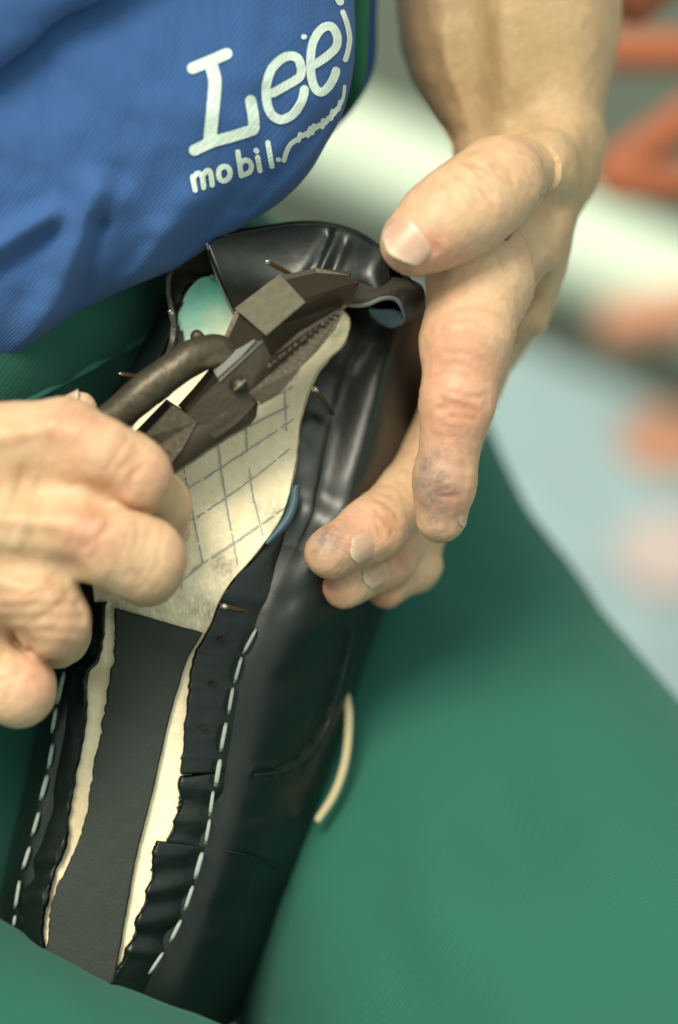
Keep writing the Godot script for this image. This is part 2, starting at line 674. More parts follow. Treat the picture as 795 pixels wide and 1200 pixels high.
var M := {}
func materials() -> void:
	var weave := twill()
	var pores := noise_map(0.055, 3, FastNoiseLite.TYPE_CELLULAR, 5.0, 2)
	var grain := noise_map(0.05, 5, FastNoiseLite.TYPE_CELLULAR, 3.0, 2)
	var pits := noise_map(0.03, 8, FastNoiseLite.TYPE_SIMPLEX, 5.0, 5)
	var felt := noise_map(0.06, 9, FastNoiseLite.TYPE_SIMPLEX, 6.0, 4)
	M.skin = mat("skin", Color.WHITE, 0.5, 0.0, pores, 60.0, 0.55)
	M.skin.vertex_color_use_as_albedo = true
	M.skin.subsurf_scatter_enabled = true
	M.skin.subsurf_scatter_strength = 0.12
	M.skin.metallic_specular = 0.45
	M.nail = mat("fingernail", Color.WHITE, 0.36, 0.0, noise_map(0.02, 4, FastNoiseLite.TYPE_SIMPLEX, 2.0), 60.0, 0.3)
	M.nail.vertex_color_use_as_albedo = true
	M.blue = mat("blue_cotton", lin(0.040, 0.118, 0.33), 0.95, 0.0, weave, 45.0, 0.55)
	M.blue.albedo_texture = twill_tint()
	M.green = mat("green_cotton", lin(0.0125, 0.115, 0.083), 0.95, 0.0, weave, 45.0, 0.55)
	M.green.albedo_texture = M.blue.albedo_texture
	for k in ["blue", "green"]:
		M[k].rim_enabled = true
		M[k].rim = 0.35
		M[k].rim_tint = 0.6
	M.dark_green = mat("dark_green_webbing", lin(0.012, 0.10, 0.05), 0.95, 0.0, weave, 80.0, 0.8)
	M.print = mat("white_print", lin(0.66, 0.78, 0.72), 0.8, 0.0, weave, 45.0, 0.5)
	M.leather = mat("black_leather", lin(0.0035, 0.0065, 0.0055), 0.36, 0.0, grain, 70.0, 0.22)
	M.leather.metallic_specular = 0.47
	M.gloss = mat("lit_gloss_leather", lin(0.005, 0.008, 0.0075), 0.42, 0.0, grain, 70.0, 0.2)  # brighter copy of the black leather, standing in for light on forefoot and toe
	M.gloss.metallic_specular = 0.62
	M.shank = mat("black_fibre_board", lin(0.020, 0.026, 0.022), 0.8, 0.0, felt, 30.0, 0.3)
	M.insole = mat("cream_leather", Color.WHITE, 0.85, 0.0, felt, 30.0, 0.4)
	M.insole.vertex_color_use_as_albedo = true
	M.ink = mat("grey_ink", lin(0.36, 0.36, 0.37), 0.8)
	M.thread = mat("white_thread", lin(0.27, 0.32, 0.29), 0.7, 0.0, weave, 300.0, 1.0)
	M.lining = mat("blue_grey_lining", lin(0.07, 0.12, 0.15), 0.45, 0.0, grain, 70.0, 0.3)
	M.edge = mat("cut_leather_edge", lin(0.12, 0.13, 0.12), 0.6, 0.0, grain, 70.0, 0.4)
	M.brown = mat("brown_black_leather", lin(0.030, 0.027, 0.021), 0.42, 0.0, grain, 70.0, 0.3)
	M.lace = mat("cream_cord", lin(0.42, 0.36, 0.22), 0.85, 0.0, weave, 200.0, 1.0)
	M.iron = mat("worn_iron", lin(0.118, 0.097, 0.066), 0.42, 0.5, pits, 34.0, 0.3)
	M.iron.albedo_texture = grey_map(0.02, 31, 0.72, 1.0)
	M.shaded_iron = mat("shaded_iron", lin(0.048, 0.037, 0.023), 0.48, 0.4, pits, 34.0, 0.3)  # darker copy of the iron, with the shade of turned-away faces put in
	M.bright = mat("polished_iron", lin(0.27, 0.245, 0.17), 0.42, 0.45, pits, 40.0, 0.06)
	M.bright.albedo_texture = grey_map(0.012, 32, 0.82, 1.0)
	M.shine = mat("sheen_steel", lin(0.50, 0.52, 0.48), 0.40, 0.5, pits, 40.0, 0.25)  # pale colour that paints the sheen on the shoulder face
	for k in ["iron", "shaded_iron", "bright", "shine"]: M[k].vertex_color_use_as_albedo = true
	M.tack = mat("bright_tack", lin(0.6, 0.58, 0.5), 0.25, 0.9)
	M.rust = mat("rusty_tack", lin(0.17, 0.10, 0.05), 0.45, 0.7)
	M.hole = mat("tack_hole", lin(0.004, 0.004, 0.004), 0.9)
	M.ground = mat("dark_ground", lin(0.055, 0.07, 0.055), 0.9, 0.0, pits, 3.0, 0.6)
	M.pale = mat("pale_blue_paint", lin(0.225, 0.31, 0.34), 0.6, 0.0, pits, 5.0, 0.2)
	M.pale.albedo_texture = grey_map(0.006, 41, 0.88, 1.0)
	M.white = mat("white_plastic", lin(0.44, 0.51, 0.42), 0.4)
	M.orange = mat("orange_paint", lin(0.33, 0.085, 0.030), 0.6)
	M.salmon = mat("salmon_paint", lin(0.42, 0.19, 0.115), 0.6)
	M.pink = mat("faded_red_paint", lin(0.36, 0.29, 0.28), 0.6)

# ------------------------------------------------------------------ camera, sky, sun
func _ready() -> void:
	noise.seed = 11
	noise.frequency = 1.0
	noise.fractal_octaves = 3
	fine.seed = 12
	fine.frequency = 1.0
	fine.noise_type = FastNoiseLite.TYPE_SIMPLEX_SMOOTH
	fine.fractal_octaves = 2
	rng.seed = 5
	cb = Basis(Vector3.RIGHT, deg_to_rad(-PITCH))
	var cam := Camera3D.new()
	cam.name = "camera"
	add_child(cam)
	cam.transform = Transform3D(cb, W(Vector3(0, 0, D)))
	var lens := CameraAttributesPhysical.new()
	lens.frustum_focal_length = 35.0 / (2.0 * (600.0 / S / D))
	lens.frustum_focus_distance = D * 0.001 + 0.004
	lens.exposure_aperture = 3.2
	lens.frustum_near = 0.02
	lens.frustum_far = 100.0
	cam.attributes = lens
	cam.near = 0.02
	cam.far = 100.0
	cam.fov = rad_to_deg(2.0 * atan(600.0 / S / D))
	var sky_m := ProceduralSkyMaterial.new()
	sky_m.sky_top_color = Color(0.96, 1.0, 0.955)
	sky_m.sky_horizon_color = Color(0.42, 0.48, 0.45)
	sky_m.ground_bottom_color = Color(0.25, 0.28, 0.25)
	sky_m.ground_horizon_color = Color(0.4, 0.45, 0.4)
	sky_m.sky_curve = 1.7
	var sky := Sky.new()
	sky.sky_material = sky_m
	var env := Environment.new()
	env.background_mode = Environment.BG_SKY
	env.sky = sky
	env.background_energy_multiplier = 2.2
	env.tonemap_mode = Environment.TONE_MAPPER_LINEAR
	env.tonemap_exposure = 1.07
	env.sdfgi_enabled = true
	env.ssao_enabled = true
	env.ssil_enabled = true
	var we := WorldEnvironment.new()
	we.name = "environment"
	we.environment = env
	add_child(we)
	var sun := DirectionalLight3D.new()
	sun.name = "sun"
	add_child(sun)
	var from := cb * Vector3(-0.26, 0.54, 0.80)
	sun.look_at_from_position(Vector3.ZERO, -from, Vector3.FORWARD)
	sun.light_energy = 1.1
	sun.light_angular_distance = 24.0
	sun.light_color = Color(1.0, 0.97, 0.88)
	sun.shadow_enabled = true
	materials()
	setting()
	var t0 := Time.get_ticks_msec()
	person()
	print("person ", Time.get_ticks_msec() - t0)
	shoe()
	pincers()
	print("all ", Time.get_ticks_msec() - t0)

# ------------------------------------------------------------------ background
func setting() -> void:
	var g := MeshInstance3D.new()
	g.name = "ground"
	var pm := PlaneMesh.new()
	pm.size = Vector2(60, 60)
	g.mesh = pm
	pm.material = M.ground
	add_child(g)
	g.set_meta("kind", "structure")
	g.set_meta("label", "dark grey green ground beyond the white tube and in the gap standing in for its shadow")
	# the pale floor stops short; the dark gap stands in for the tube's shadow
	var a := floor_at(590, 402)
	var b := floor_at(795, 488)
	var away := (b - a).normalized()
	a -= away * 2.0
	b += away * 2.0
	var near := Vector3(-away.z, 0, away.x)
	if near.z < 0: near = -near
	var st := SurfaceTool.new()
	st.begin(Mesh.PRIMITIVE_TRIANGLES)
	var up := Vector3(0, 0.004, 0)
	var q := [a + up, b + up, b + near * 2.6 + up, a + near * 2.6 + up]
	for k in [0, 1, 2, 0, 2, 3]:
		st.set_normal(Vector3.UP)
		st.add_vertex(q[k])
	var f := MeshInstance3D.new()
	f.name = "pale_floor"
	f.mesh = st.commit()
	f.mesh.surface_set_material(0, M.pale)
	add_child(f)
	f.set_meta("kind", "structure")
	f.set_meta("label", "pale blue floor under the shoemaker, cut short of the white tube to stand in for its shadow")
	# white tube
	var r := 0.032
	var p0 := floor_at(250, 112, r)
	var p1 := floor_at(900, 396, r)
	var tube := thing("white_tube", "thick white plastic tube lying along the edge of the pale floor", "tube", (p0 + p1) * 0.5 - Vector3(0, r, 0))
	var cm := CylinderMesh.new()
	cm.top_radius = r
	cm.bottom_radius = r
	cm.height = p0.distance_to(p1) + 1.2
	cm.radial_segments = 48
	cm.material = M.white
	var c := MeshInstance3D.new()
	c.name = "tube_wall"
	c.mesh = cm
	tube.add_child(c)
	c.basis = Basis(Quaternion(Vector3.UP, (p1 - p0).normalized()))
	c.position = Vector3(0, r + 0.004, 0)
	# orange folding frame
	var foot := W(mm(V(1010, 215, -430)))
	var fr := thing("orange_stand", "orange painted metal stand of slanting bars on the dark ground behind the forearm", "stand", Vector3(foot.x, 0, foot.z))
	for w in [[V(712, 60, -430), V(1120, 64, -430), 0.0082], [V(712, 205, -424), V(900, 72, -430), 0.0085], [V(712, 214, -420), V(1100, 224, -420), 0.0080], [V(735, 14, -210), V(800, -40, -210), 0.007],
		[V(960, 64, -430), V(955, 222, -420), 0.007], [V(1100, 64, -430), V(1100, 222, -420), 0.007], [V(800, -40, -210), V(960, 64, -430), 0.007]]:
		bar(fr, [W(mm(w[0])), W(mm(w[1]))], w[2])
	for w in [V(960, 222, -420), V(1100, 222, -420)]:
		var top := W(mm(w))
		bar(fr, [top, Vector3(top.x + 0.02, 0.008, top.z - 0.05)], 0.008)
	var rod := thing("orange_rod", "short salmon orange rod lying across the near side of the white tube", "rod", floor_at(760, 385))
	bar(rod, [floor_at(715, 380, 0.10), floor_at(880, 352, 0.11)], 0.014, M.salmon)
	for k in 2:
		var at: Vector3 = [floor_at(780, 526), floor_at(788, 662)][k]
		var d := thing("orange_disc", ["bright orange flat disc on the pale floor below the orange rod", "faded pinkish disc on the pale floor nearest the green thigh"][k], "disc", at, "coloured discs lying on the pale floor")
		var dm := CylinderMesh.new()
		dm.top_radius = [0.024, 0.030][k]
		dm.bottom_radius = dm.top_radius + 0.002
		dm.height = 0.006
		dm.material = [M.salmon, M.pink][k]
		var o := MeshInstance3D.new()
		o.name = "disc_body"
		o.mesh = dm
		o.position.y = 0.0075
		d.add_child(o)

func bar(parent: Node3D, ends: Array, r: float, m: Material = null) -> void:
	var cm := CapsuleMesh.new()
	cm.radius = r
	cm.height = ends[0].distance_to(ends[1]) + r
	cm.material = m if m else M.orange
	var c := MeshInstance3D.new()
	c.name = "bar"
	c.mesh = cm
	parent.add_child(c, true)
	c.basis = Basis(Quaternion(Vector3.UP, (ends[1] - ends[0]).normalized()))
	c.position = (ends[0] + ends[1]) * 0.5 - parent.position

# ------------------------------------------------------------------ the shoemaker
func person() -> void:
	var who := thing("person", "seated person in blue apron and green trousers working on a shoe in the lap", "person", W(Vector3(-60, -120, -190)))
	var body := mb()
	var one := Thread.new()
	var two := Thread.new()
	one.start(left_hand)
	two.start(right_hand)
	var hand_l: Dictionary = one.wait_to_finish()
	var hand_r: Dictionary = two.wait_to_finish()
	add_mesh(body, hand_l.v, hand_l.i)
	add_mesh(body, hand_r.v, hand_r.i)
	body.c.append_array(hand_l.c)
	body.c.append_array(hand_r.c)
	# the arms and shoulders beyond the picture
	var arms := [
		chain(6, 6, [[V(592, -70, -72), 146], [V(600, -600, -40), 200], [V(700, -1000, 20), 210], [V(620, -2100, 260), 240]]),
		chain(6, 6, [[V(-250, 655, 25), 120], [V(-700, 560, 10), 190], [V(-1000, 300, 0), 200], [V(-550, -1700, 260), 240]]),
		chain(20, 20, [[V(620, -2100, 260), 240], [V(-550, -1700, 260), 240]]),
		chain(20, 20, [[V(30, -1900, 260), 230], [V(30, -2300, 330), 220]]),
	]
	var far := net(arms, [], Vector3(-420, -60, -160), Vector3(180, 720, 420), 9.0)
	paint(far, Color(0.46, 0.30, 0.17), [], Color(0.40, 0.25, 0.13), 0.6)
	add_mesh(body, far.v, far.i)
	body.c.append_array(far.c)
	commit("body", body, M.skin, who)
	nails(who)
	trousers(who)
	apron(who)

const SKIN := Color(0.57, 0.382, 0.245)
const PINK := Color(0.55, 0.235, 0.165)
const TAN := Color(0.40, 0.275, 0.13)  # shade on the forearm and back of the hand, put into the skin colour
const DIRT := Color(0.13, 0.12, 0.12)

func left_hand() -> Dictionary:
	var groups := [
		chain(5, 1.2, [[V(517, 608, -2), 28.5], [V(521, 565, 1), 33.5], [V(536, 470, 3), 40.5], [V(546, 400, 0), 50], [V(562, 332, -9), 61]]),
		chain(5, 1.2, [[V(388, 648, -10), 31], [V(438, 620, -20), 36], [V(509, 545, -44), 40], [V(578, 365, -44), 46]]),
		chain(5, 1.2, [[V(404, 687, -22), 27], [V(452, 656, -34), 31], [V(500, 592, -62), 35], [V(568, 390, -68), 44]]),
		chain(5, 1.2, [[V(453, 691, -38), 23], [V(488, 663, -50), 26], [V(497, 606, -78), 29], [V(558, 405, -92), 40]]),
		chain(7, 6.0, [[V(484, 285, 13), 38], [V(516, 263, 12), 46], [V(552, 239, 9), 50], [V(584, 213, 2), 47], [V(618, 203, -28), 47], [V(632, 180, -54), 54]]),
		{"k": 12.0, "join": 4.0, "bones": [
			[V(564, 330, -12), 60, V(634, 180, -50), 55],
			[V(584, 360, -42), 52, V(634, 170, -55), 54],
			[V(574, 385, -68), 48, V(630, 170, -62), 55],
			[V(562, 400, -92), 42, V(620, 170, -66), 56],
			[V(600, 280, -35), 55, V(585, 330, -60), 60],
			[V(612, 160, -56), 78, V(598, 40, -66), 118],
			[V(598, 40, -66), 118, V(592, -110, -72), 150],
		]},
	]
	var f := [
		# thumb joint wrinkles, the fold beneath the thumb
		[V(540, 180, 16), V(572, 230, 22), 1.0, 0.45], [V(548, 178, 16), V(580, 226, 21), 0.9, 0.4], [V(532, 186, 18), V(563, 240, 23), 0.9, 0.35],
		[V(516, 212, 20), V(545, 262, 22), 0.8, 0.25],
		[V(556, 302, 2), V(630, 232, -6), 1.6, 1.6],
		[V(597, 190, 8), V(600, 200, 10), 5.0, -0.9],
		# nail folds of the thumb
		[V(500, 262, 22), V(513, 292, 22), 1.1, 0.6], [V(508, 258, 22), V(522, 290, 22), 1.8, -0.4],
		# index creases
		[V(500, 470, 13), V(574, 462, 10), 0.9, 0.35], [V(500, 480, 13), V(572, 474, 10), 0.9, 0.35], [V(500, 456, 13), V(574, 448, 10), 0.8, 0.25],
		[V(488, 556, 9), V(553, 552, 8), 0.8, 0.3], [V(490, 566, 9), V(552, 562, 8), 0.8, 0.25],
		[V(505, 388, 11), V(560, 372, 8), 0.9, 0.3],
		# middle and ring creases, nail folds
		[V(428, 592, -10), V(444, 650, -8), 0.8, 0.3], [V(438, 588, -11), V(452, 642, -9), 0.8, 0.3], [V(416, 630, -8), V(430, 655, -8), 0.8, 0.4],
		[V(446, 668, -25), V(462, 690, -28), 0.8, 0.3],
		# tendons, hollows and bones of the wrist
		[V(545, -20, -32), V(553, 150, -36), 7.0, 3.2],
		[V(604, 140, -34), V(622, 160, -32), 6.0, 2.6],
		[V(640, 235, -28), V(618, 350, -30), 5.0, 2.4], [V(606, 366, -30), V(598, 395, -30), 4.0, 1.6],
		[V(652, 255, -40), V(630, 385, -42), 3.5, -1.2],
		[V(655, 165, -36), V(668, 215, -40), 6.0, -0.8],
		[V(520, 40, -40), V(530, 140, -42), 4.0, -1.5],
		[V(590, 280, -6), V(560, 345, 2), 4.0, -0.8],
		[V(640, 310, -38), V(604, 400, -32), 1.6, -0.7], [V(655, 215, -35), V(640, 310, -38), 1.6, -0.6],
		[V(552, 335, -2), V(592, 395, -10), 2.0, 0.5],
	]
	var fine_lines := []
	fine_lines.append_array(creases([V(536, 470, 3), 40.5], [V(521, 565, 1), 33.5], 5, -0.15, 0.2, 0.38, Vector3(-0.1, 0, 1), 1))
	fine_lines.append_array(creases([V(536, 470, 3), 40.5], [V(521, 565, 1), 33.5], 5, 0.2, 0.9, 0.2, Vector3(-0.2, 0, 1), 2))
	fine_lines.append_array(creases([V(521, 565, 1), 33.5], [V(517, 608, -2), 28.5], 4, -0.1, 0.3, 0.3, Vector3(-0.2, 0, 1), 3))
	fine_lines.append_array(creases([V(562, 332, -9), 58], [V(536, 470, 3), 40.5], 7, 0.3, 0.95, 0.22, Vector3(0, 0, 1), 4))
	fine_lines.append_array(creases([V(552, 239, 9), 50], [V(516, 263, 12), 46], 6, -0.4, 0.7, 0.26, Vector3(-0.2, 0.5, 1), 5))
	fine_lines.append_array(creases([V(584, 213, 2), 47], [V(552, 239, 9), 50], 5, 0.1, 0.8, 0.25, Vector3(-0.2, 0.5, 1), 6))
	fine_lines.append_array(creases([V(438, 620, -20), 36], [V(388, 648, -10), 31], 5, -0.2, 0.35, 0.36, Vector3(0, 0.2, 1), 7))
	fine_lines.append_array(creases([V(509, 545, -44), 40], [V(438, 620, -20), 36], 6, 0.3, 0.9, 0.24, Vector3(-0.2, 0.2, 1), 8))
	fine_lines.append_array(creases([V(452, 656, -34), 31], [V(404, 687, -22), 27], 4, -0.2, 0.4, 0.3, Vector3(0, -0.2, 1), 9))
	var m := net(groups, f, Vector3(-14, -36, -128), Vector3(98, 176, 32), 0.8)
	emboss(m, [[V(548, -20, 0), V(554, 150, 0), 7.0, 3.0, -200, -12], [V(604, 136, 0), V(618, 168, 0), 6.5, 1.6, -200, -14], [V(640, 236, 0), V(616, 345, 0), 5.0, 2.6, -200, -8], [V(612, 360, 0), V(600, 400, 0), 3.6, 1.8, -200, -8],
		[V(660, 255, 0), V(636, 380, 0), 3.2, -1.2, -200, -10], [V(658, 160, 0), V(668, 212, 0), 8.0, -1.6, -200, -14], [V(690, -20, 0), V(672, 150, 0), 6.0, -1.2, -200, -14], [V(590, 20, 0), V(598, 120, 0), 5.0, -1.4, -200, -14],
		[V(640, 300, 0), V(604, 395, 0), 1.5, -0.6, -200, -10], [V(560, 335, 0), V(592, 300, 0), 3.0, 1.0, -200, 4], [V(556, 304, 0), V(634, 234, 0), 1.6, 1.5, -200, 6]])
	roughen(m, 0.35, 0.10, 0.10, 0.9)
	paint(m, SKIN, [
		[V(520, 300, 20), 9.0, PINK, 0.55], [V(475, 310, 18), 7.0, PINK, 0.5], [V(596, 190, 8), 7.0, PINK, 0.65],
		[V(505, 288, 22), 4.0, PINK, 0.7],
		[V(535, 430, 10), 15.0, PINK, 0.6], [V(535, 500, 10), 14.0, PINK, 0.6], [V(528, 590, 8), 10.0, PINK, 0.6], [V(530, 375, 10), 9.0, PINK, 0.35],
		[V(503, 556, 9), 9.0, DIRT, 0.95, 0.9], [V(510, 590, 9), 7.5, DIRT, 0.8, 0.9], [V(495, 610, 5), 4.0, DIRT, 0.4, 0.9],
		[V(420, 625, -6), 14.0, PINK, 0.55], [V(384, 690, -16), 7.0, PINK, 0.8], [V(450, 700, -32), 8.0, PINK, 0.8], [V(470, 650, -25), 12.0, PINK, 0.4],
		[V(376, 622, -4), 6.5, DIRT, 0.9, 1.2], [V(366, 645, -2), 4.5, DIRT, 0.6, 1.2], [V(405, 605, -6), 5.0, DIRT, 0.5, 1.4], [V(390, 628, -2), 5.0, DIRT, 0.55, 1.4],
		[V(470, 318, 16), 5.0, DIRT, 0.45, 1.0], [V(452, 300, 18), 4.0, DIRT, 0.35, 1.0], [V(510, 250, 22), 9.0, DIRT, 0.14, 1.2], [V(400, 660, -4), 7.0, DIRT, 0.35, 1.4], [V(392, 695, -16), 5.0, DIRT, 0.3, 1.4], [V(540, 520, 8), 10.0, DIRT, 0.16, 1.4], [V(515, 620, 6), 5.0, DIRT, 0.35, 1.0],
		[V(590, 60, -30), 45.0, TAN, 0.7], [V(660, 250, -40), 22.0, TAN, 0.6], [V(620, 380, -40), 14.0, TAN, 0.6],
	], Color(0.52, 0.30, 0.165), 0.5)
	wrinkle(m, fine_lines)
	return m

func right_hand() -> Dictionary:
	var groups := [
		# index: over the upper handle, its end tucked back
		chain(5, 1.2, [[V(76, 515, 30), 46], [V(120, 535, 34), 41], [V(156, 556, 31), 41], [V(188, 592, 10), 33], [V(196, 620, -4), 26]]),
		# middle
		chain(5, 1.2, [[V(92, 622, 36), 46], [V(130, 640, 36), 44], [V(168, 655, 32), 46], [V(172, 668, 6), 38], [V(130, 660, -6), 30]]),
		# ring
		chain(5, 1.2, [[V(36, 690, 34), 42], [V(62, 728, 30), 40], [V(66, 742, 4), 36], [V(40, 730, -6), 30]]),
		# little
		chain(5, 1.2, [[V(-30, 780, 22), 42], [V(20, 806, 22), 42], [V(26, 812, -2), 34], [V(0, 800, -10), 28]]),
		# thumb, behind the handle
		chain(5, 2.0, [[V(93, 480, 12), 21], [V(62, 500, 8), 26], [V(10, 540, 8), 34], [V(-80, 600, 12), 44]]),
		{"k": 12.0, "join": 4.0, "bones": [
			[V(76, 515, 29), 47, V(-140, 538, 36), 62],
			[V(88, 622, 33), 46, V(-140, 600, 38), 60],
			[V(36, 690, 31), 42, V(-140, 640, 34), 60],
			[V(-30, 775, 20), 42, V(-140, 690, 26), 60],
			[V(20, 560, 16), 48, V(0, 690, 12), 48],
			[V(-150, 630, 28), 95, V(-300, 660, 24), 120],
		]},
	]
	var f := [
		# webs and hollows between the knuckles
		[V(30, 565, 46), V(120, 585, 42), 4.5, 2.2], [V(-40, 575, 48), V(30, 565, 46), 6.0, 1.5],
		[V(-20, 655, 46), V(80, 668, 42), 4.0, 1.6], [V(-40, 740, 38), V(30, 752, 34), 3.5, 1.5],
		# knuckles and tendons
		[V(80, 502, 42), V(96, 508, 42), 5.0, -1.2], [V(84, 617, 47), V(100, 622, 47), 6.0, -1.6], [V(50, 702, 42), V(62, 708, 42), 5.0, -1.0],
		[V(-60, 520, 46), V(60, 500, 42), 3.0, -0.9], [V(-60, 600, 50), V(60, 612, 47), 3.0, -1.0], [V(-60, 650, 48), V(30, 688, 42), 2.6, -0.9],
		# index joint wrinkles and crease at the web
		[V(128, 500, 40), V(104, 560, 44), 1.0, 0.4], [V(118, 498, 40), V(100, 550, 44), 0.9, 0.35],
		[V(178, 534, 36), V(150, 580, 41), 0.9, 0.35], [V(170, 530, 38), V(144, 572, 42), 0.9, 0.3],
		[V(112, 585, 40), V(196, 606, 30), 1.5, 1.2],
		# middle finger joint
		[V(190, 620, 38), V(168, 690, 42), 1.0, 0.3], [V(180, 620, 41), V(158, 692, 43), 1.0, 0.3], [V(200, 626, 34), V(180, 690, 40), 0.9, 0.25],
		[V(130, 605, 46), V(118, 640, 47), 1.0, 0.25],
		# folds across the ring and little fingers
		[V(-20, 716, 42), V(92, 712, 36), 1.4, 0.3], [V(-20, 728, 40), V(98, 728, 36), 1.2, 0.25], [V(0, 742, 38), V(96, 746, 34), 1.2, 0.25],
		[V(-30, 700, 42), V(80, 697, 38), 1.2, 0.5],
		[V(-20, 800, 32), V(50, 796, 30), 1.0, 0.4], [V(-20, 822, 32), V(46, 830, 28), 1.0, 0.3],
		[V(0, 770, 32), V(80, 768, 28), 1.5, 1.0],
	]
	var fine_lines := []
	fine_lines.append_array(creases([V(122, 532, 34), 41], [V(156, 556, 31), 41], 6, -0.2, 1.0, 0.32, Vector3(0.1, 0.3, 1), 11))
	fine_lines.append_array(creases([V(86, 512, 30), 47], [V(122, 532, 34), 41], 5, -0.3, 0.8, 0.28, Vector3(0, 0.3, 1), 12))
	fine_lines.append_array(creases([V(130, 640, 36), 44], [V(168, 655, 32), 46], 7, -0.3, 1.1, 0.32, Vector3(0.1, 0, 1), 13))
	fine_lines.append_array(creases([V(92, 622, 36), 46], [V(130, 640, 36), 44], 4, -0.2, 0.8, 0.25, Vector3(0, 0, 1), 14))
	fine_lines.append_array(creases([V(36, 690, 34), 42], [V(62, 728, 30), 40], 5, -0.3, 1.0, 0.28, Vector3(0, 0, 1), 15))
	fine_lines.append_array(creases([V(-30, 780, 22), 42], [V(20, 806, 22), 42], 5, 0.2, 1.1, 0.3, Vector3(0, 0, 1), 16))
	fine_lines.append_array(creases([V(-60, 560, 40), 60], [V(60, 600, 36), 50], 6, 0.0, 1.0, 0.22, Vector3(0, 0, 1), 17))
	var m := net(groups, f, Vector3(-170, -66, -18), Vector3(-38, 38, 62), 0.8)
	emboss(m, [[V(-40, 570, 0), V(40, 572, 0), 6.0, 1.4], [V(40, 572, 0), V(122, 590, 0), 4.0, 1.6, 26, 90], [V(-40, 660, 0), V(70, 672, 0), 4.0, 1.4], [V(0, 752, 0), V(80, 760, 0), 3.0, 1.2],
		[V(-30, 712, 0), V(90, 708, 0), 1.3, 0.41, 20, 90], [V(-30, 726, 0), V(98, 724, 0), 1.2, 0.36, 20, 90], [V(-30, 740, 0), V(96, 742, 0), 1.3, 0.41, 20, 90], [V(-30, 696, 0), V(84, 694, 0), 1.2, 0.27, 20, 90],
		[V(70, 496, 0), V(98, 506, 0), 4.0, -0.9], [V(88, 614, 0), V(110, 624, 0), 4.5, -1.2], [V(100, 640, 0), V(140, 608, 0), 1.2, 0.5], [V(-30, 520, 0), V(60, 500, 0), 2.4, -0.7], [V(-30, 604, 0), V(70, 612, 0), 2.4, -0.8],
		[V(10, 505, 0), V(40, 560, 0), 1.4, -0.5], [V(40, 560, 0), V(20, 640, 0), 1.4, -0.5]])
	roughen(m, 0.35, 0.10, 0.10, 0.9)
	paint(m, SKIN, [
		[V(88, 500, 42), 9.0, PINK, 0.6], [V(104, 625, 46), 9.0, PINK, 0.75], [V(185, 560, 36), 7.0, PINK, 0.4], [V(205, 660, 34), 8.0, PINK, 0.5],
		[V(70, 730, 38), 8.0, PINK, 0.35], [V(50, 800, 32), 9.0, PINK, 0.5], [V(215, 620, 6), 8.0, PINK, 0.8], [V(160, 700, 28), 10.0, PINK, 0.5], [V(150, 560, 40), 12.0, PINK, 0.35], [V(60, 760, 30), 10.0, PINK, 0.4], [V(20, 700, 40), 9.0, PINK, 0.3],
	], Color(0.54, 0.33, 0.175), 0.4)
	wrinkle(m, fine_lines)
	return m

func nail(who: Node3D, c: Vector3, along: Vector3, normal: Vector3, w: float, l: float, r: float, label := "") -> void:
	along = along.normalized()
	normal = (normal - along * normal.dot(along)).normalized()
	var across := along.cross(normal)
	var at := mm(c)
	var g := PackedVector3Array()
	var rows := 14
	var cols := 11
	for i in rows:
		var u := i / (rows - 1.0) - 0.5
		var wide := 1.0 - 0.55 * pow(absf(u * 2.0), 4.0)
		for j in cols:
			var s := j / (cols - 1.0) * 2.0 - 1.0
			var a: float = asin(clampf(w * 0.5 / r, 0, 0.95)) * s * wide
			g.append(at + along * (u * l - (0.10 * l * s * s * (1.0 if u > 0 else -1.0) * absf(u) * 2.0)) + across * sin(a) * r + normal * ((cos(a) - 1.0) * r - 0.35 * u * u * l * 0.3))
	var m := mb()
	add_sheet(m, g, rows, cols, 0.35)
	for k in m.v.size():
		var q: Vector3 = m.v[k] - at
		var u := q.dot(along) / l
		var s := q.dot(across) / (w * 0.5)
		var c2 := Color(0.47, 0.28, 0.20).lerp(Color(0.52, 0.35, 0.255), clampf(0.5 + u, 0, 1))
		c2 = c2.lerp(Color(0.53, 0.43, 0.31), smoothstep(0.30, 0.40, u + 0.10 * s * s))
		c2 = c2.lerp(Color(0.60, 0.46, 0.34), 0.6 * smoothstep(-0.22, -0.34, u + 0.12 * s * s) * (1.0 - smoothstep(-0.38, -0.46, u)))
		c2 = c2.lerp(Color(0.22, 0.17, 0.14), 0.5 * smoothstep(0.80, 1.0, absf(s)) + 0.4 * smoothstep(-0.42, -0.5, u))
		m.c.append(c2 * (1.0 + 0.16 * fine.get_noise_2d(s * 6.0, u * 0.8) + 0.08 * noise.get_noise_3dv(q * 0.8)))
	var o := commit("fingernail", m, M.nail, who)
	if label: o.set_meta("label", label)

func nail_on(who: Node3D, a: Array, b: Array, t: float, normal: Vector3, w: float, l: float) -> void:
	var pa := mm(a[0])
	var pb := mm(b[0])
	var d := (pb - pa).normalized()
	var n := (normal - d * normal.dot(d)).normalized()
	var r := lerpf(rmm(a[1], a[0].z), rmm(b[1], b[0].z), t)
	var slope := pb - pa + n * (rmm(b[1], b[0].z) - rmm(a[1], a[0].z)) * 0.7
	nail(who, px(pa.lerp(pb, t) + n * (r + 0.42)), slope, n, w, l, r * 0.95)

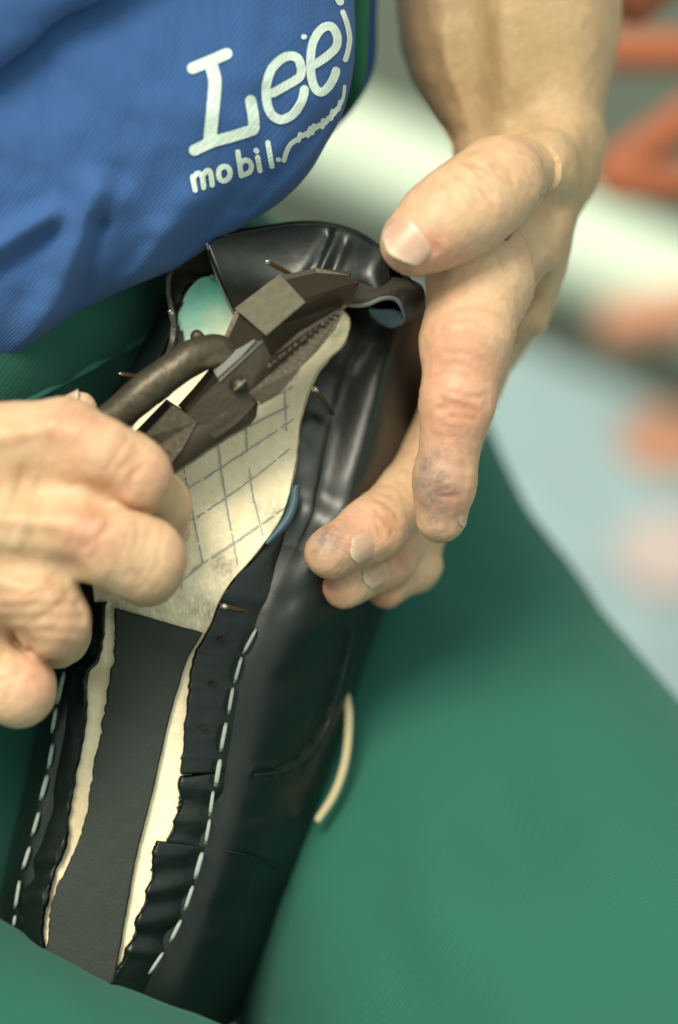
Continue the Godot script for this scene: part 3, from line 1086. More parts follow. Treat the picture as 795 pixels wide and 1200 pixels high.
func nails(who: Node3D) -> void:
	nail(who, V(475, 279, 22.9), Vector3(-0.70, -0.70, -0.05), Vector3(-0.20, 0.16, 0.95), 14.6, 12.0, 9.8, "broad pale ridged nail of the thumb on the toe")
	nail_on(who, [V(521, 565, 1), 33.5], [V(517, 608, -2), 28.5], 0.74, Vector3(0.95, 0.0, 0.30), 8.0, 8.5)
	nail_on(who, [V(438, 620, -20), 36], [V(388, 648, -10), 31], 0.62, Vector3(0.10, -0.33, 0.95), 9.2, 12.0)
	nail_on(who, [V(452, 656, -34), 31], [V(404, 687, -22), 27], 0.62, Vector3(0.20, -0.10, 0.98), 8.6, 11.0)
	nail_on(who, [V(188, 592, 10), 33], [V(196, 620, -4), 26], 0.85, Vector3(0.9, 0.1, 0.45), 9.0, 9.5)
	nail_on(who, [V(62, 500, 8), 26], [V(93, 480, 12), 21], 0.9, Vector3(0.2, 0.75, 0.7), 9.5, 10.0)

func trousers(who: Node3D) -> void:
	var g := [
		# the thigh on the right of the picture
		chain(12, 10, [[V(290, 420, -225), 165], [V(350, 540, -190), 215], [V(432, 860, -168), 300], [V(655, 1190, -82), 345], [V(900, 1560, 40), 300], [V(950, 2300, -380), 230]]),
		chain(12, 10, [[V(20, 90, -84), 240], [V(-60, 277, -57), 250], [V(-240, 615, -56), 250]]),
		# the other thigh, and the shin that crosses in front of the heel
		chain(12, 10, [[V(60, 480, -140), 345], [V(-330, 1150, -120), 340], [V(-480, 1400, -60), 300]]),
		chain(10, 8, [[V(-480, 1180, -30), 320], [V(150, 1470, -14), 278], [V(620, 1690, -60), 220]]),
		chain(10, 8, [[V(200, 400, -250), 190], [V(40, 350, -220), 300]]),
	]
	var f := [
				[V(900, 620, -60), V(900, 680, -50), 10.0, -1.5],
		[V(20, 1170, 40), V(200, 1230, 50), 14.0, 1.2],
		[V(30, 472, -30), V(110, 430, -30), 1.6, 1.6], [V(110, 430, -30), V(196, 384, -50), 1.6, 1.6], [V(30, 463, -30), V(110, 421, -30), 3.0, -1.2], [V(110, 421, -30), V(196, 375, -50), 3.0, -1.2],
	]
	var m := net(g, f, Vector3(-250, -420, -470), Vector3(260, 140, 170), 3.4)
	smooth(m, 4)
	emboss(m, [[V(535, 720, 0), V(590, 960, 0), 20.0, 6.0], [V(590, 960, 0), V(720, 1170, 0), 20.0, 4.0], [V(660, 800, 0), V(790, 1000, 0), 22.0, -2.5], [V(450, 740, 0), V(430, 1000, 0), 16.0, 4.0], [V(420, 1080, 0), V(520, 1190, 0), 14.0, 2.0],
		[V(480, 900, 0), V(520, 1120, 0), 12.0, -1.6], [V(60, 1110, 0), V(240, 1190, 0), 10.0, 0.8], [V(600, 640, 0), V(640, 700, 0), 9.0, -1.5]])
	roughen(m, 2.6, 0.012)
	var tr := commit("trousers", m, M.green, who)
	var line := []
	for q in run([V(20, 476, 0), V(60, 456, 0), V(120, 424, 0), V(196, 382, 0)], 10): line.append(V(q.x, q.y, top_z(m, q.x, q.y) - 0.3))
	var sm := mb()
	add_tube(sm, line, [4.0, 4.0, 4.0], 8, 40, 0.5)
	commit("seam", sm, M.green, tr)

var hem := []
func hem_points() -> Array:
	return [V(-120, 500, 0), V(-40, 470, 0), V(0, 441, 0), V(45, 404, 0), V(100, 364, 0), V(150, 338, 0), V(200, 317, 0), V(245, 290, 0), V(290, 262, 0),
		V(330, 236, 0), V(362, 203, 0), V(384, 166, 0), V(400, 138, 0), V(411, 100, 0), V(416, 60, 0), V(416, 10, 0), V(412, -60, 0), V(400, -160, 0)]

var folds := [
	[V(40, 420, 0), V(118, 230, 0), 26.0, 7.0], [V(84, 380, 0), V(118, 262, 0), 11.0, -5.0], [V(118, 262, 0), V(140, 205, 0), 14.0, -2.5],
	[V(150, 335, 0), V(220, 240, 0), 20.0, 4.0], [V(128, 345, 0), V(170, 285, 0), 12.0, -2.0], [V(210, 300, 0), V(300, 205, 0), 16.0, -3.0],
	[V(-20, 300, 0), V(62, 250, 0), 14.0, 4.0], [V(-20, 332, 0), V(60, 275, 0), 11.0, -3.0],
	[V(52, 60, 0), V(60, 220, 0), 4.0, -0.8], [V(290, 245, 0), V(395, 130, 0), 12.0, -2.5],
]
func apron_z(x: float, y: float) -> float:
	var best := 1e9
	var p := Vector3(x, y, 0)
	for k in hem.size() - 1:
		var ab: Vector3 = hem[k + 1] - hem[k]
		var d := seg_dist(p, hem[k], ab, 1.0 / ab.length_squared())
		if d < best: best = d
	var t := clampf(best / 230.0, 0.0, 1.0)
	var z := -18.0 + 36.0 * sqrt(1.0 - (1.0 - t) * (1.0 - t)) + best * 0.02
	for s in folds:
		var ab: Vector3 = s[1] - s[0]
		var q: float = seg_dist(p, s[0], ab, 1.0 / ab.length_squared()) / s[2]
		if q < 2.6: z += s[3] * exp(-q * q) * smoothstep(0.0, 14.0, best)
	z += 2.2 * noise.get_noise_2d(x * 0.007, y * 0.007) + 0.25 * noise.get_noise_2d(x * 0.03, y * 0.03)
	return z

func apron(who: Node3D) -> void:
	hem = run(hem_points(), 60)
	var rows := 150
	var edge := run(hem_points(), rows)
	var far := run([V(-420, 330, 0), V(-420, 100, 0), V(-300, -140, 0), V(-120, -300, 0), V(100, -380, 0), V(300, -380, 0)], rows)
	var cols := 70
	var back := 14
	var g := PackedVector3Array()
	for r in rows:
		for c in back:
			# the cloth turns under at the hem
			var u := 1.0 - c / float(back)
			var p: Vector3 = edge[r].lerp(far[r], 0.14 * (1.0 - sqrt(1.0 - u * u)))
			g.append(mm(V(p.x, p.y, -18.0 - 75.0 * u)))
		for c in cols:
			var s := c / (cols - 1.0)
			s = s * s * 0.7 + s * 0.3
			var p: Vector3 = edge[r].lerp(far[r], s)
			g.append(mm(V(p.x, p.y, apron_z(p.x, p.y))))
	var m := mb()
	add_grid(m, g, rows, cols + back)
	var o := commit("apron", m, M.blue, who)
	o.set_meta("label", "blue cotton apron with white lettering, bulging over the lap")
	# the upper fold at the corner, nearer than the rest
	var t := mb()
	add_tube(t, [V(-260, 110, 24), V(-60, 8, 30), V(10, -40, 31), V(120, -120, 32), V(300, -260, 32)], [98, 92, 88, 92, 100], 40, 60, 0.55)
	roughen(t, 2.0, 0.03, 0.5, 0.1)
	commit("apron_fold", t, M.blue, who)
	# the strap, and the blue cloth behind it
	var s := mb()
	add_tube(s, [V(426, -80, -42), V(420, 20, -36), V(418, 80, -36), V(412, 108, -40), V(402, 128, -46)], [13, 13, 12, 11, 8], 14, 40, 0.5)
	commit("green_strap", s, M.dark_green, who)
	var b := mb()
	add_tube(b, [V(398, -80, -70), V(396, 20, -66), V(394, 70, -66), V(376, 110, -68), V(340, 160, -70)], [46, 46, 46, 42, 30], 24, 40, 0.6)
	commit("shirt", b, M.blue, who)
	lettering(o)

# strokes of the print: lines through photograph points, laid on the cloth
func lettering(apron_node: Node3D) -> void:
	var big := [
		[[V(226, 80, 0), V(245, 72, 0), V(266, 63, 0)], 11.0],
		[[V(247, 74, 0), V(252, 95, 0), V(250, 125, 0), V(246, 165, 0)], 13.0],
		[[V(228, 176, 0), V(250, 166, 0), V(272, 160, 0), V(297, 152, 0)], 11.0],
		[[V(298, 150, 0), V(297, 135, 0), V(294, 118, 0)], 11.0],
		[[V(320, 109, 0), V(336, 100, 0), V(352, 89, 0), V(352, 74, 0), V(345, 66, 0), V(332, 68, 0), V(318, 82, 0), V(312, 105, 0), V(316, 130, 0), V(328, 140, 0), V(342, 135, 0), V(352, 122, 0), V(356, 111, 0), V(357, 105, 0)], 8.4],
		[[V(368, 76, 0), V(382, 67, 0), V(394, 55, 0), V(395, 41, 0), V(388, 31, 0), V(377, 34, 0), V(367, 50, 0), V(364, 74, 0), V(367, 98, 0), V(375, 108, 0), V(384, 103, 0), V(391, 92, 0), V(394, 83, 0)], 8.0],
		[[V(397, -2, 0), V(399, 2, 0)], 7.0],
		[[V(402, 14, 0), V(407, 28, 0), V(410, 45, 0), V(408, 60, 0), V(405, 70, 0)], 5.0],
		[[V(356, 43, 0), V(357, 43, 0)], 5.0],
	]
	var small := [
		[[V(229, 223, 0), V(226, 207, 0)], 5.0], [[V(226, 210, 0), V(232, 203, 0), V(237, 207, 0), V(239, 220, 0)], 5.0], [[V(237, 207, 0), V(243, 200, 0), V(247, 203, 0), V(249, 217, 0)], 5.0],
		[[V(262, 195, 0), V(257, 199, 0), V(257, 208, 0), V(262, 212, 0), V(268, 209, 0), V(270, 202, 0), V(267, 196, 0), V(262, 195, 0)], 5.0],
		[[V(279, 178, 0), V(283, 206, 0)], 5.0], [[V(281, 194, 0), V(286, 188, 0), V(292, 189, 0), V(295, 195, 0), V(292, 202, 0), V(284, 205, 0)], 5.0],
		[[V(302, 184, 0), V(305, 200, 0)], 5.0], [[V(300, 176, 0), V(301, 177, 0)], 5.0],
		[[V(314, 167, 0), V(319, 195, 0)], 5.0], [[V(326, 187, 0), V(327, 187, 0)], 4.5],
		# the rest of the small line, seen edge-on where the cloth turns away
		[[V(333, 188, 0), V(336, 178, 0), V(341, 169, 0), V(349, 163, 0)], 4.6], [[V(350, 165, 0), V(352, 157, 0)], 4.0], [[V(353, 160, 0), V(360, 156, 0)], 4.4],
		[[V(361, 159, 0), V(364, 150, 0)], 4.6], [[V(366, 156, 0), V(368, 147, 0)], 4.2], [[V(368, 151, 0), V(376, 146, 0)], 4.8], [[V(378, 149, 0), V(379, 141, 0)], 4.2], [[V(381, 144, 0), V(386, 138, 0)], 5.0],
		[[V(388, 139, 0), V(390, 130, 0)], 4.4], [[V(391, 134, 0), V(396, 127, 0)], 4.4], [[V(397, 128, 0), V(399, 119, 0)], 3.8], [[V(400, 122, 0), V(403, 112, 0), V(404, 101, 0)], 2.6],
	]
	for set in [[big, "large_lettering"], [small, "small_lettering"]]:
		var m := mb()
		var taken: Array = []
		for stroke in set[0]:
			var line := PackedVector2Array()
			var c: Array = stroke[0]
			var count: int = maxi(2, (c.size() - 1) * 6)
			for k in count:
				var q: Vector3 = cr(c, (c.size() - 1.0) * k / (count - 1.0)) if c.size() > 2 else c[0].lerp(c[1], k / (count - 1.0))
				line.append(Vector2(q.x, q.y) + Vector2(noise.get_noise_2d(q.x * 0.2, q.y * 0.2), noise.get_noise_2d(q.y * 0.2, q.x * 0.2)) * 0.15)
			var made := Geometry2D.offset_polyline(line, (stroke[1] + (2.2 if stroke[1] > 6.0 else 1.2)) * 0.5, Geometry2D.JOIN_ROUND, Geometry2D.END_ROUND)
			var now := []
			for poly in made:
				if not Geometry2D.is_polygon_clockwise(poly): now.append(poly)
			fill_print(m, made, taken)
			taken.append_array(now)
		commit(set[1], m, M.print, apron_node)

func fill_print(m: Dictionary, made: Array, taken: Array) -> void:
	var outer := []
	var holes := []
	for poly in made:
		if Geometry2D.is_polygon_clockwise(poly): holes.append(poly)
		else: outer.append(poly)
	for h in holes: h.reverse()
	# cut into squares so that the print follows the cloth; what another stroke covers is left out
	for poly in outer:
		var lo: Vector2 = poly[0]
		var hi: Vector2 = poly[0]
		for q in poly:
			lo = lo.min(q)
			hi = hi.max(q)
		var y := lo.y
		while y < hi.y:
			var x := lo.x
			while x < hi.x:
				var sq := PackedVector2Array([Vector2(x, y), Vector2(x + 5, y), Vector2(x + 5, y + 5), Vector2(x, y + 5)])
				var pieces: Array = Geometry2D.intersect_polygons(poly, sq)
				for cut in holes + (taken if taken else []):
					var left := []
					for piece in pieces: left.append_array(Geometry2D.clip_polygons(piece, cut))
					pieces = left
				for piece in pieces:
					var tri := Geometry2D.triangulate_polygon(piece)
					var v := PackedVector3Array()
					for q in piece: v.append(mm(V(q.x, q.y, apron_z(q.x, q.y) + 0.45)))
					for k in range(0, tri.size(), 3):
						var nn := (v[tri[k + 2]] - v[tri[k]]).cross(v[tri[k + 1]] - v[tri[k]])
						if nn.z < 0:
							var t := tri[k + 1]
							tri[k + 1] = tri[k + 2]
							tri[k + 2] = t
					add_mesh(m, v, tri)
				x += 5
			y += 5

# ------------------------------------------------------------------ the shoe
# a sheet between two curves: edge a, edge b (photograph points), arched by lift mm, ragged at edge a
func strip(a: Array, b: Array, rows: int, cols: int, lift := 0.0, ragged := 0.0) -> PackedVector3Array:
	var ea := run(a, rows)
	var eb := run(b, rows)
	var g := PackedVector3Array()
	for r in rows:
		for c in cols:
			var s := c / (cols - 1.0)
			var p: Vector3 = ea[r].lerp(eb[r], s)
			if ragged > 0.0:
				var n := noise.get_noise_2d(ea[r].y * 0.06, 3.0 + ea[r].x * 0.02) * ragged + fine.get_noise_2d(ea[r].y * 0.12, 7.0) * ragged * 0.22
				p += (ea[r] - eb[r]).normalized() * n * (1.0 - s)
			p.z += lift * sin(s * PI)
			g.append(mm(p))
	return g

# height of a mesh's face towards the viewer at a photograph point
func top_z(m: Dictionary, x: float, y: float) -> float:
	var z := -1e9
	var near := 1e9
	for v in m.v:
		var p := px(v)
		var d := Vector2(p.x - x, p.y - y).length()
		if d < 7.0 and p.z > z: z = p.z
		if z < -1e8 and d < near: near = d
	return z if z > -1e8 else -60.0

var upper := {}
func shoe() -> void:
	var sh := thing("shoe", "black leather shoe held sole up between the thighs, half lasted", "shoe", W(Vector3(-40, -90, -100)))
	var st := [
		[V(330, 300, -96), V(262, 330, -60), V(275, 326, -40), V(290, 330, -36), V(345, 326, -36), V(372, 325, -36), V(402, 322, -38), V(416, 316, -48), V(426, 310, -60), V(360, 300, -96)],
		[V(240, 350, -95), V(205, 335, -55), V(218, 346, -24), V(240, 365, -30), V(392, 376, -31), V(432, 378, -32.6), V(462, 372, -34), V(484, 365, -48), V(497, 358, -74), V(470, 350, -98)],
		[V(190, 430, -98), V(165, 408, -50), V(182, 424, -22), V(200, 440, -26), V(372, 432, -26), V(410, 440, -28.0), V(450, 442, -27.2), V(478, 440, -43), V(497, 440, -66), V(465, 440, -100)],
		[V(140, 495, -98), V(118, 485, -48), V(137, 500, -22), V(158, 510, -20), V(350, 520, -20), V(388, 526, -21.6), V(428, 530, -20.8), V(462, 530, -36), V(490, 530, -60), V(455, 530, -100)],
		[V(110, 590, -98), V(88, 580, -48), V(107, 590, -21), V(127, 600, -16), V(332, 612, -16), V(364, 620, -17), V(398, 628, -17), V(438, 632, -32), V(472, 635, -58), V(440, 630, -100)],
		[V(90, 740, -96), V(63, 738, -46), V(80, 744, -20), V(120, 750, -16), V(250, 745, -16), V(308, 752, -14), V(345, 760, -17), V(386, 766, -31), V(426, 765, -56), V(395, 765, -98)],
		[V(68, 880, -96), V(38, 878, -46), V(54, 880, -20), V(95, 883, -17), V(215, 890, -17), V(270, 893, -15), V(305, 898, -18), V(347, 902, -33), V(387, 900, -58), V(355, 900, -98)],
		[V(40, 1005, -96), V(10, 1000, -48), V(24, 1004, -22), V(70, 1010, -18), V(175, 1025, -18), V(234, 1030, -16), V(268, 1036, -19), V(304, 1042, -34), V(341, 1045, -60), V(310, 1040, -98)],
		[V(10, 1135, -96), V(-18, 1130, -52), V(-5, 1135, -26), V(40, 1142, -20), V(130, 1165, -20), V(175, 1175, -19), V(214, 1182, -22), V(246, 1188, -37), V(274, 1190, -62), V(245, 1185, -98)],
		[V(-10, 1270, -96), V(-40, 1265, -56), V(-28, 1270, -32), V(20, 1285, -26), V(90, 1300, -26), V(130, 1310, -25), V(165, 1316, -28), V(195, 1322, -42), V(220, 1325, -66), V(190, 1315, -98)],
		[V(20, 1370, -90), V(0, 1370, -78), V(5, 1372, -66), V(30, 1378, -58), V(70, 1385, -58), V(95, 1388, -58), V(115, 1390, -62), V(135, 1392, -70), V(148, 1390, -80), V(120, 1380, -92)],
	]
	var rows := 260
	var cols := 150
	var g := PackedVector3Array()
	var nst := st.size()
	for r in rows:
		var t := (nst - 1.0) * r / (rows - 1.0)
		var ring := []
		for c in 10:
			var col := []
			for k in nst: col.append(st[k][c])
			ring.append(cr(col, t))
		ring.append(ring[0])
		for c in cols:
			g.append(mm(cr(ring, 10.0 * c / cols)))
	var m := mb()
	add_grid(m, g, rows, cols, true)
	for end in 2:
		var first := 0 if end == 0 else (rows - 1) * cols
		var ctr := Vector3.ZERO
		for c in cols: ctr += m.v[first + c] / cols
		m.v.append(ctr)
		for c in cols:
			m.i.append_array(PackedInt32Array([m.v.size() - 1, first + (c + (1 - end)) % cols, first + (c + end) % cols]))
	var nn := normals_of(m.v, m.i)
	var flip := 0.0
	for k in m.v.size(): flip += nn[k].z * (m.v[k].z + 55.0)
	if flip < 0:
		for k in range(0, m.i.size(), 3):
			var t2: int = m.i[k + 1]
			m.i[k + 1] = m.i[k + 2]
			m.i[k + 2] = t2
	emboss(m, [
		# pleats and hollows of the vamp beside the insole
		[V(368, 496, 0), V(354, 518, 0), 3.0, -1.0], [V(378, 488, 0), V(364, 510, 0), 3.0, 0.9], [V(352, 470, 0), V(372, 482, 0), 4.0, 0.8],
		[V(352, 576, 0), V(396, 588, 0), 4.0, 1.0], [V(368, 600, 0), V(378, 612, 0), 4.0, -1.0], [V(330, 640, 0), V(420, 690, 0), 8.0, 1.0], [V(440, 392, 0), V(398, 412, 0), 6.0, 0.8],
		# the seam between vamp and quarter
	])
	var seam := run([V(300, 908, 0), V(330, 904, 0), V(362, 884, 0), V(390, 834, 0), V(414, 742, 0)], 9)
	var cut := []
	for k in 8:
		cut.append([seam[k], seam[k + 1], 0.8, 0.9])
		cut.append([seam[k] + V(-4, -4, 0), seam[k + 1] + V(-4, -4, 0), 1.2, -0.6])
	cut.append_array([[V(340, 705, 0), V(405, 668, 0), 3.5, 0.9], [V(352, 742, 0), V(400, 716, 0), 3.0, -0.6], [V(300, 958, 0), V(352, 936, 0), 3.0, 0.8], [V(296, 972, 0), V(340, 955, 0), 2.4, -0.5], [V(262, 1066, 0), V(312, 1050, 0), 3.0, 0.9], [V(250, 1100, 0), V(290, 1092, 0), 2.6, -0.6], [V(335, 800, 0), V(378, 770, 0), 4.0, 0.7], [V(285, 1000, 0), V(330, 1016, 0), 0.9, 0.7], [V(285, 996, 0), V(330, 1011, 0), 1.2, -0.4]])
	emboss(m, cut)
	upper = m
	roughen(m, 0.25, 0.02, 0.04, 0.3)
	roughen(m, 0.3, 0.04)
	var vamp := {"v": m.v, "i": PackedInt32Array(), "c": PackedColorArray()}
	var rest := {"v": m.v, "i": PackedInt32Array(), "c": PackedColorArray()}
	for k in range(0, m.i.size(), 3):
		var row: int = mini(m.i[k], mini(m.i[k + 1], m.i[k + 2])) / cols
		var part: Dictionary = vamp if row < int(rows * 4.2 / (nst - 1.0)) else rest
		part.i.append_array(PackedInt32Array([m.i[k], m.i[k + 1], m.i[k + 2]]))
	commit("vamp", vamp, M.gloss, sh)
	commit("upper", rest, M.leather, sh)
	for l in [[seam, 1.5], [run([V(262, 996, 0), V(300, 1006, 0), V(335, 1020, 0)], 7), 1.2]]:
		var line := []
		for q in l[0]: line.append(V(q.x, q.y, top_z(m, q.x, q.y) + 0.15))
		var sm := mb()
		add_tube(sm, line, [l[1], l[1], l[1]], 8, 40)
		commit("seam", sm, M.leather, sh)
	# insole with its drawn grid
	var right := [V(300, 352, -15), V(362, 352, -13), V(408, 368, -10.5), V(405, 402, -11), V(374, 433, -12), V(354, 488, -12), V(347, 545, -12), V(332, 604, -12), V(300, 650, -12), V(264, 694, -12), V(246, 745, -12.5), V(232, 850, -13), V(218, 950, -13.5), V(186, 1040, -14), V(146, 1150, -15), V(124, 1225, -17)]
	var left := [V(284, 350, -15), V(240, 324, -11), V(210, 360, -10.5), V(204, 420, -11), V(168, 478, -12), V(135, 540, -12), V(118, 600, -12), V(106, 660, -12), V(110, 710, -12), V(106, 770, -12.5), V(94, 850, -13.5), V(78, 950, -14.5), V(56, 1040, -15), V(44, 1130, -16), V(34, 1210, -18)]
	var ins := mb()
	var sole := strip(left, right, 240, 70, 0.6)
	for k in sole.size():
		var q := px(sole[k])
		if q.y < 640.0: sole[k] = mm(V(q.x, q.y, lerpf(insole_z(q.y) + 0.6, q.z, smoothstep(600.0, 640.0, q.y))))
	add_sheet(ins, sole, 240, 70, 2.6)
	roughen(ins, 0.25, 0.15, 0.08, 1.0)
	var teal := Color(0.10, 0.42, 0.34)
	paint(ins, Color(0.91, 0.785, 0.555), [
		[V(240, 350, -21), 15.0, teal, 0.95], [V(220, 372, -21), 9.0, Color(0.16, 0.46, 0.40), 0.8], [V(255, 332, -21), 8.0, Color(0.05, 0.30, 0.24), 0.9], [V(212, 398, -20), 7.0, Color(0.32, 0.45, 0.40), 0.7], [V(250, 372, -21), 5.0, Color(0.55, 0.46, 0.34), 0.6, 1.2],
		[V(395, 385, insole_z(385)), 4.5, Color(0.05, 0.22, 0.10), 0.8, 0.9], [V(262, 664, -12), 5.0, Color(0.10, 0.09, 0.09), 0.7, 1.8], [V(320, 600, -12), 5.0, Color(0.15, 0.14, 0.13), 0.6, 1.8], [V(240, 715, -12), 6.0, Color(0.12, 0.13, 0.12), 0.7, 1.8],
		[V(190, 705, -12), 12.0, Color(0.34, 0.32, 0.24), 0.7, 1.6], [V(140, 712, -12), 6.0, Color(0.08, 0.08, 0.08), 0.6, 1.8], [V(330, 620, -12), 3.0, Color(0.05, 0.06, 0.06), 0.8, 1.2], [V(190, 640, -12), 9.0, Color(0.6, 0.5, 0.3), 0.5],
		[V(110, 790, -12), 6.0, Color(0.42, 0.34, 0.19), 0.8], [V(80, 960, -13), 14.0, Color(0.50, 0.40, 0.24), 0.7],
	], Color(0.85, 0.71, 0.49), 0.5, 0.08)
	var insole := commit("insole", ins, M.insole, sh)
	insole.set_meta("label", "cream leather insole with a pencilled grid and a teal stain at the toe")
	grid_lines(insole)
	# black shank strip
	var sk := mb()
	add_sheet(sk, strip([V(133, 712, -10.2), V(134, 768, -10.4), V(127, 802, -10.6), V(120, 850, -10.8), V(109, 900, -11), V(100, 958, -11.3), V(89, 990, -11.5), V(63, 1050, -12), V(57, 1092, -12.6), V(52, 1140, -13), V(44, 1215, -15)], [V(238, 742, -10.2), V(223, 766, -10.4), V(215, 787, -10.4), V(197, 850, -10.8), V(179, 930, -11), V(161, 1000, -11.5), V(150, 1060, -12), V(141, 1112, -12.6), V(134, 1150, -13), V(120, 1225, -15)], 120, 30, 0.5, 3.0), 120, 30, 1.6)
	roughen(sk, 0.2, 0.15)
	commit("shank_board", sk, M.shank, sh).set_meta("label", "matt black board strip down the middle of the waist")
	# turned-in margins of the upper
	margin(sh, [V(336, 604, -17.5), V(302, 650, -14), V(264, 694, -9.8), V(245, 738, -9.6), V(227, 775, -9.8), V(218, 850, -10.2), V(212, 908, -10.6)], [V(352, 612, -18), V(362, 650, -20), V(362, 700, -20), V(350, 760, -20), V(336, 830, -20), V(322, 880, -20.4), V(314, 906, -20.6)], 2.0,
		[[V(262, 712, -10), V(330, 730, -15), 3.5, 0.50], [V(300, 680, -14), V(350, 640, -18), 5.0, 0.62]])
	margin(sh, [V(211, 911, -10.8), V(209, 932, -10.8), V(203, 965, -11), V(193, 990, -11.4)], [V(318, 902, -20.6), V(306, 940, -21), V(296, 970, -21.4), V(290, 996, -21.8)], 2.0,
		[[V(205, 940, -10), V(245, 946, -11), 3.0, 0.99], [V(218, 918, -10), V(250, 924, -11), 3.0, -0.62], [V(200, 975, -10), V(240, 985, -11), 3.0, 0.74]])
	margin(sh, [V(184, 986, -9.4), V(178, 1020, -9.8), V(172, 1050, -10), V(160, 1085, -11), V(146, 1124, -12), V(128, 1160, -12.4), V(122, 1220, -14)], [V(296, 1000, -22), V(280, 1035, -22.6), V(264, 1068, -23.4), V(246, 1102, -24.4), V(226, 1150, -26), V(212, 1185, -27), V(195, 1235, -29)], 2.6,
		[[V(182, 1004, -9), V(215, 1004, -11), 3.0, -0.50], [V(182, 1026, -9), V(218, 1016, -11), 3.0, 0.81], [V(176, 1046, -9), V(216, 1036, -11), 2.8, -0.50], [V(170, 1062, -10), V(212, 1054, -12), 2.8, 0.87], [V(165, 1080, -10), V(205, 1076, -12), 2.8, -0.62], [V(158, 1097, -11), V(200, 1098, -13), 2.8, 0.81], [V(150, 1112, -11), V(190, 1118, -13), 2.2, -0.87]])
	margin(sh, [V(122, 706, -9.6), V(116, 766, -9.8), V(100, 790, -10), V(98, 850, -10.4), V(88, 900, -11), V(79, 960, -11.4), V(74, 990, -11.6), V(54, 1050, -12), V(48, 1090, -12.4), V(52, 1130, -12.6), V(50, 1200, -14)], [V(76, 706, -23), V(72, 762, -23), V(64, 802, -23.4), V(58, 850, -24), V(44, 920, -24.6), V(32, 970, -25.4), V(22, 1000, -26), V(4, 1050, -27), V(-4, 1090, -28), V(-12, 1130, -29), V(-22, 1200, -31)], 2.0,
		[[V(95, 940, -11), V(50, 950, -16), 4.0, 0.74], [V(80, 1000, -11), V(40, 1010, -18), 3.0, -0.87], [V(70, 1022, -11), V(30, 1028, -18), 3.0, 0.99], [V(56, 1048, -12), V(20, 1050, -18), 3.0, -0.87]])
	stitches(sh)
	toe(sh)
	tacks(sh)
	var lc := mb()
	add_tube(lc, [V(404, 806, -52), V(409, 840, -50), V(405, 890, -48), V(392, 930, -46), V(373, 960, -44)], [4.5, 5, 5, 5, 4.5], 10, 30, 0.7)
	commit("cream_cord", lc, M.lace, sh)
	# the lining that shows beside the insole
	var ln := mb()
	add_sheet(ln, strip([V(352, 566, -13), V(350, 590, -12.5), V(340, 615, -12.5), V(316, 640, -13.5)], [V(340, 572, -14), V(334, 596, -14), V(324, 612, -14), V(308, 634, -14.5)], 24, 12, 2.4), 24, 12, 0.9)
	commit("lining", ln, M.lining, sh)

func margin(sh: Node3D, inner: Array, outer: Array, ragged: float, strokes: Array) -> void:
	var m := mb()
	outer = shifted(outer, V(-9, -2, -2.5) if outer[0].x > inner[0].x else V(4, 0, -1))
	var rows := 110
	add_sheet(m, strip(inner, outer, rows, 44, 2.2, ragged), rows, 44, 1.3)
	emboss(m, strokes)
	roughen(m, 0.25, 0.08, 0.04, 0.5)
	commit("turned_margin", m, M.leather, sh)

func insole_z(y: float) -> float:
	return -12.0 - 16.0 * pow(clampf((600.0 - y) / 240.0, 0.0, 0.75), 1.3)

func grid_lines(insole: Node3D) -> void:
	var lines := [
		[V(205, 556, 0), V(270, 512, 0), V(350, 470, 0)], [V(222, 572, 0), V(290, 528, 0), V(352, 486, 0)], [V(232, 606, 0), V(292, 564, 0), V(340, 526, 0)],
		[V(225, 668, 0), V(280, 632, 0), V(334, 594, 0)], [V(190, 625, 0), V(235, 605, 0)], [V(260, 500, 0), V(300, 474, 0), V(352, 450, 0)], [V(200, 690, 0), V(240, 660, 0)],
		[V(254, 508, 0), V(264, 580, 0), V(278, 660, 0)], [V(287, 470, 0), V(290, 530, 0)], [V(214, 540, 0), V(226, 600, 0), V(238, 660, 0)], [V(334, 452, 0), V(336, 505, 0)],
		[V(298, 585, 0), V(308, 628, 0)], [V(292, 548, 0), V(298, 590, 0)], [V(190, 560, 0), V(206, 640, 0), V(214, 690, 0)],
	]
	var m := mb()
	for l in lines:
		var p := run(l, 40)
		var from := 0
		while from < 36:
			var to := mini(from + 3 + int(rng.randf() * 9), 39)
			var g := PackedVector3Array()
			var w := 0.65 + rng.randf() * 0.4
			for k in range(from, to + 1):
				var d: Vector3 = (p[mini(k + 1, 39)] - p[maxi(k - 1, 0)]).normalized()
				var n := Vector3(-d.y, d.x, 0) * w * (0.8 + 0.4 * rng.randf())
				var q: Vector3 = p[k] + Vector3(rng.randf_range(-0.4, 0.4), rng.randf_range(-0.4, 0.4), 0)
				g.append(mm(V(q.x + n.x, q.y + n.y, insole_z(q.y + n.y) + 0.9)))
				g.append(mm(V(q.x - n.x, q.y - n.y, insole_z(q.y - n.y) + 0.9)))
			add_grid(m, g, to - from + 1, 2)
			from = to + (1 if rng.randf() < 0.6 else 0)
	var o := commit("drawn_grid", m, M.ink, insole)
	o.position = cb * Vector3(0, 0, 0.0001)

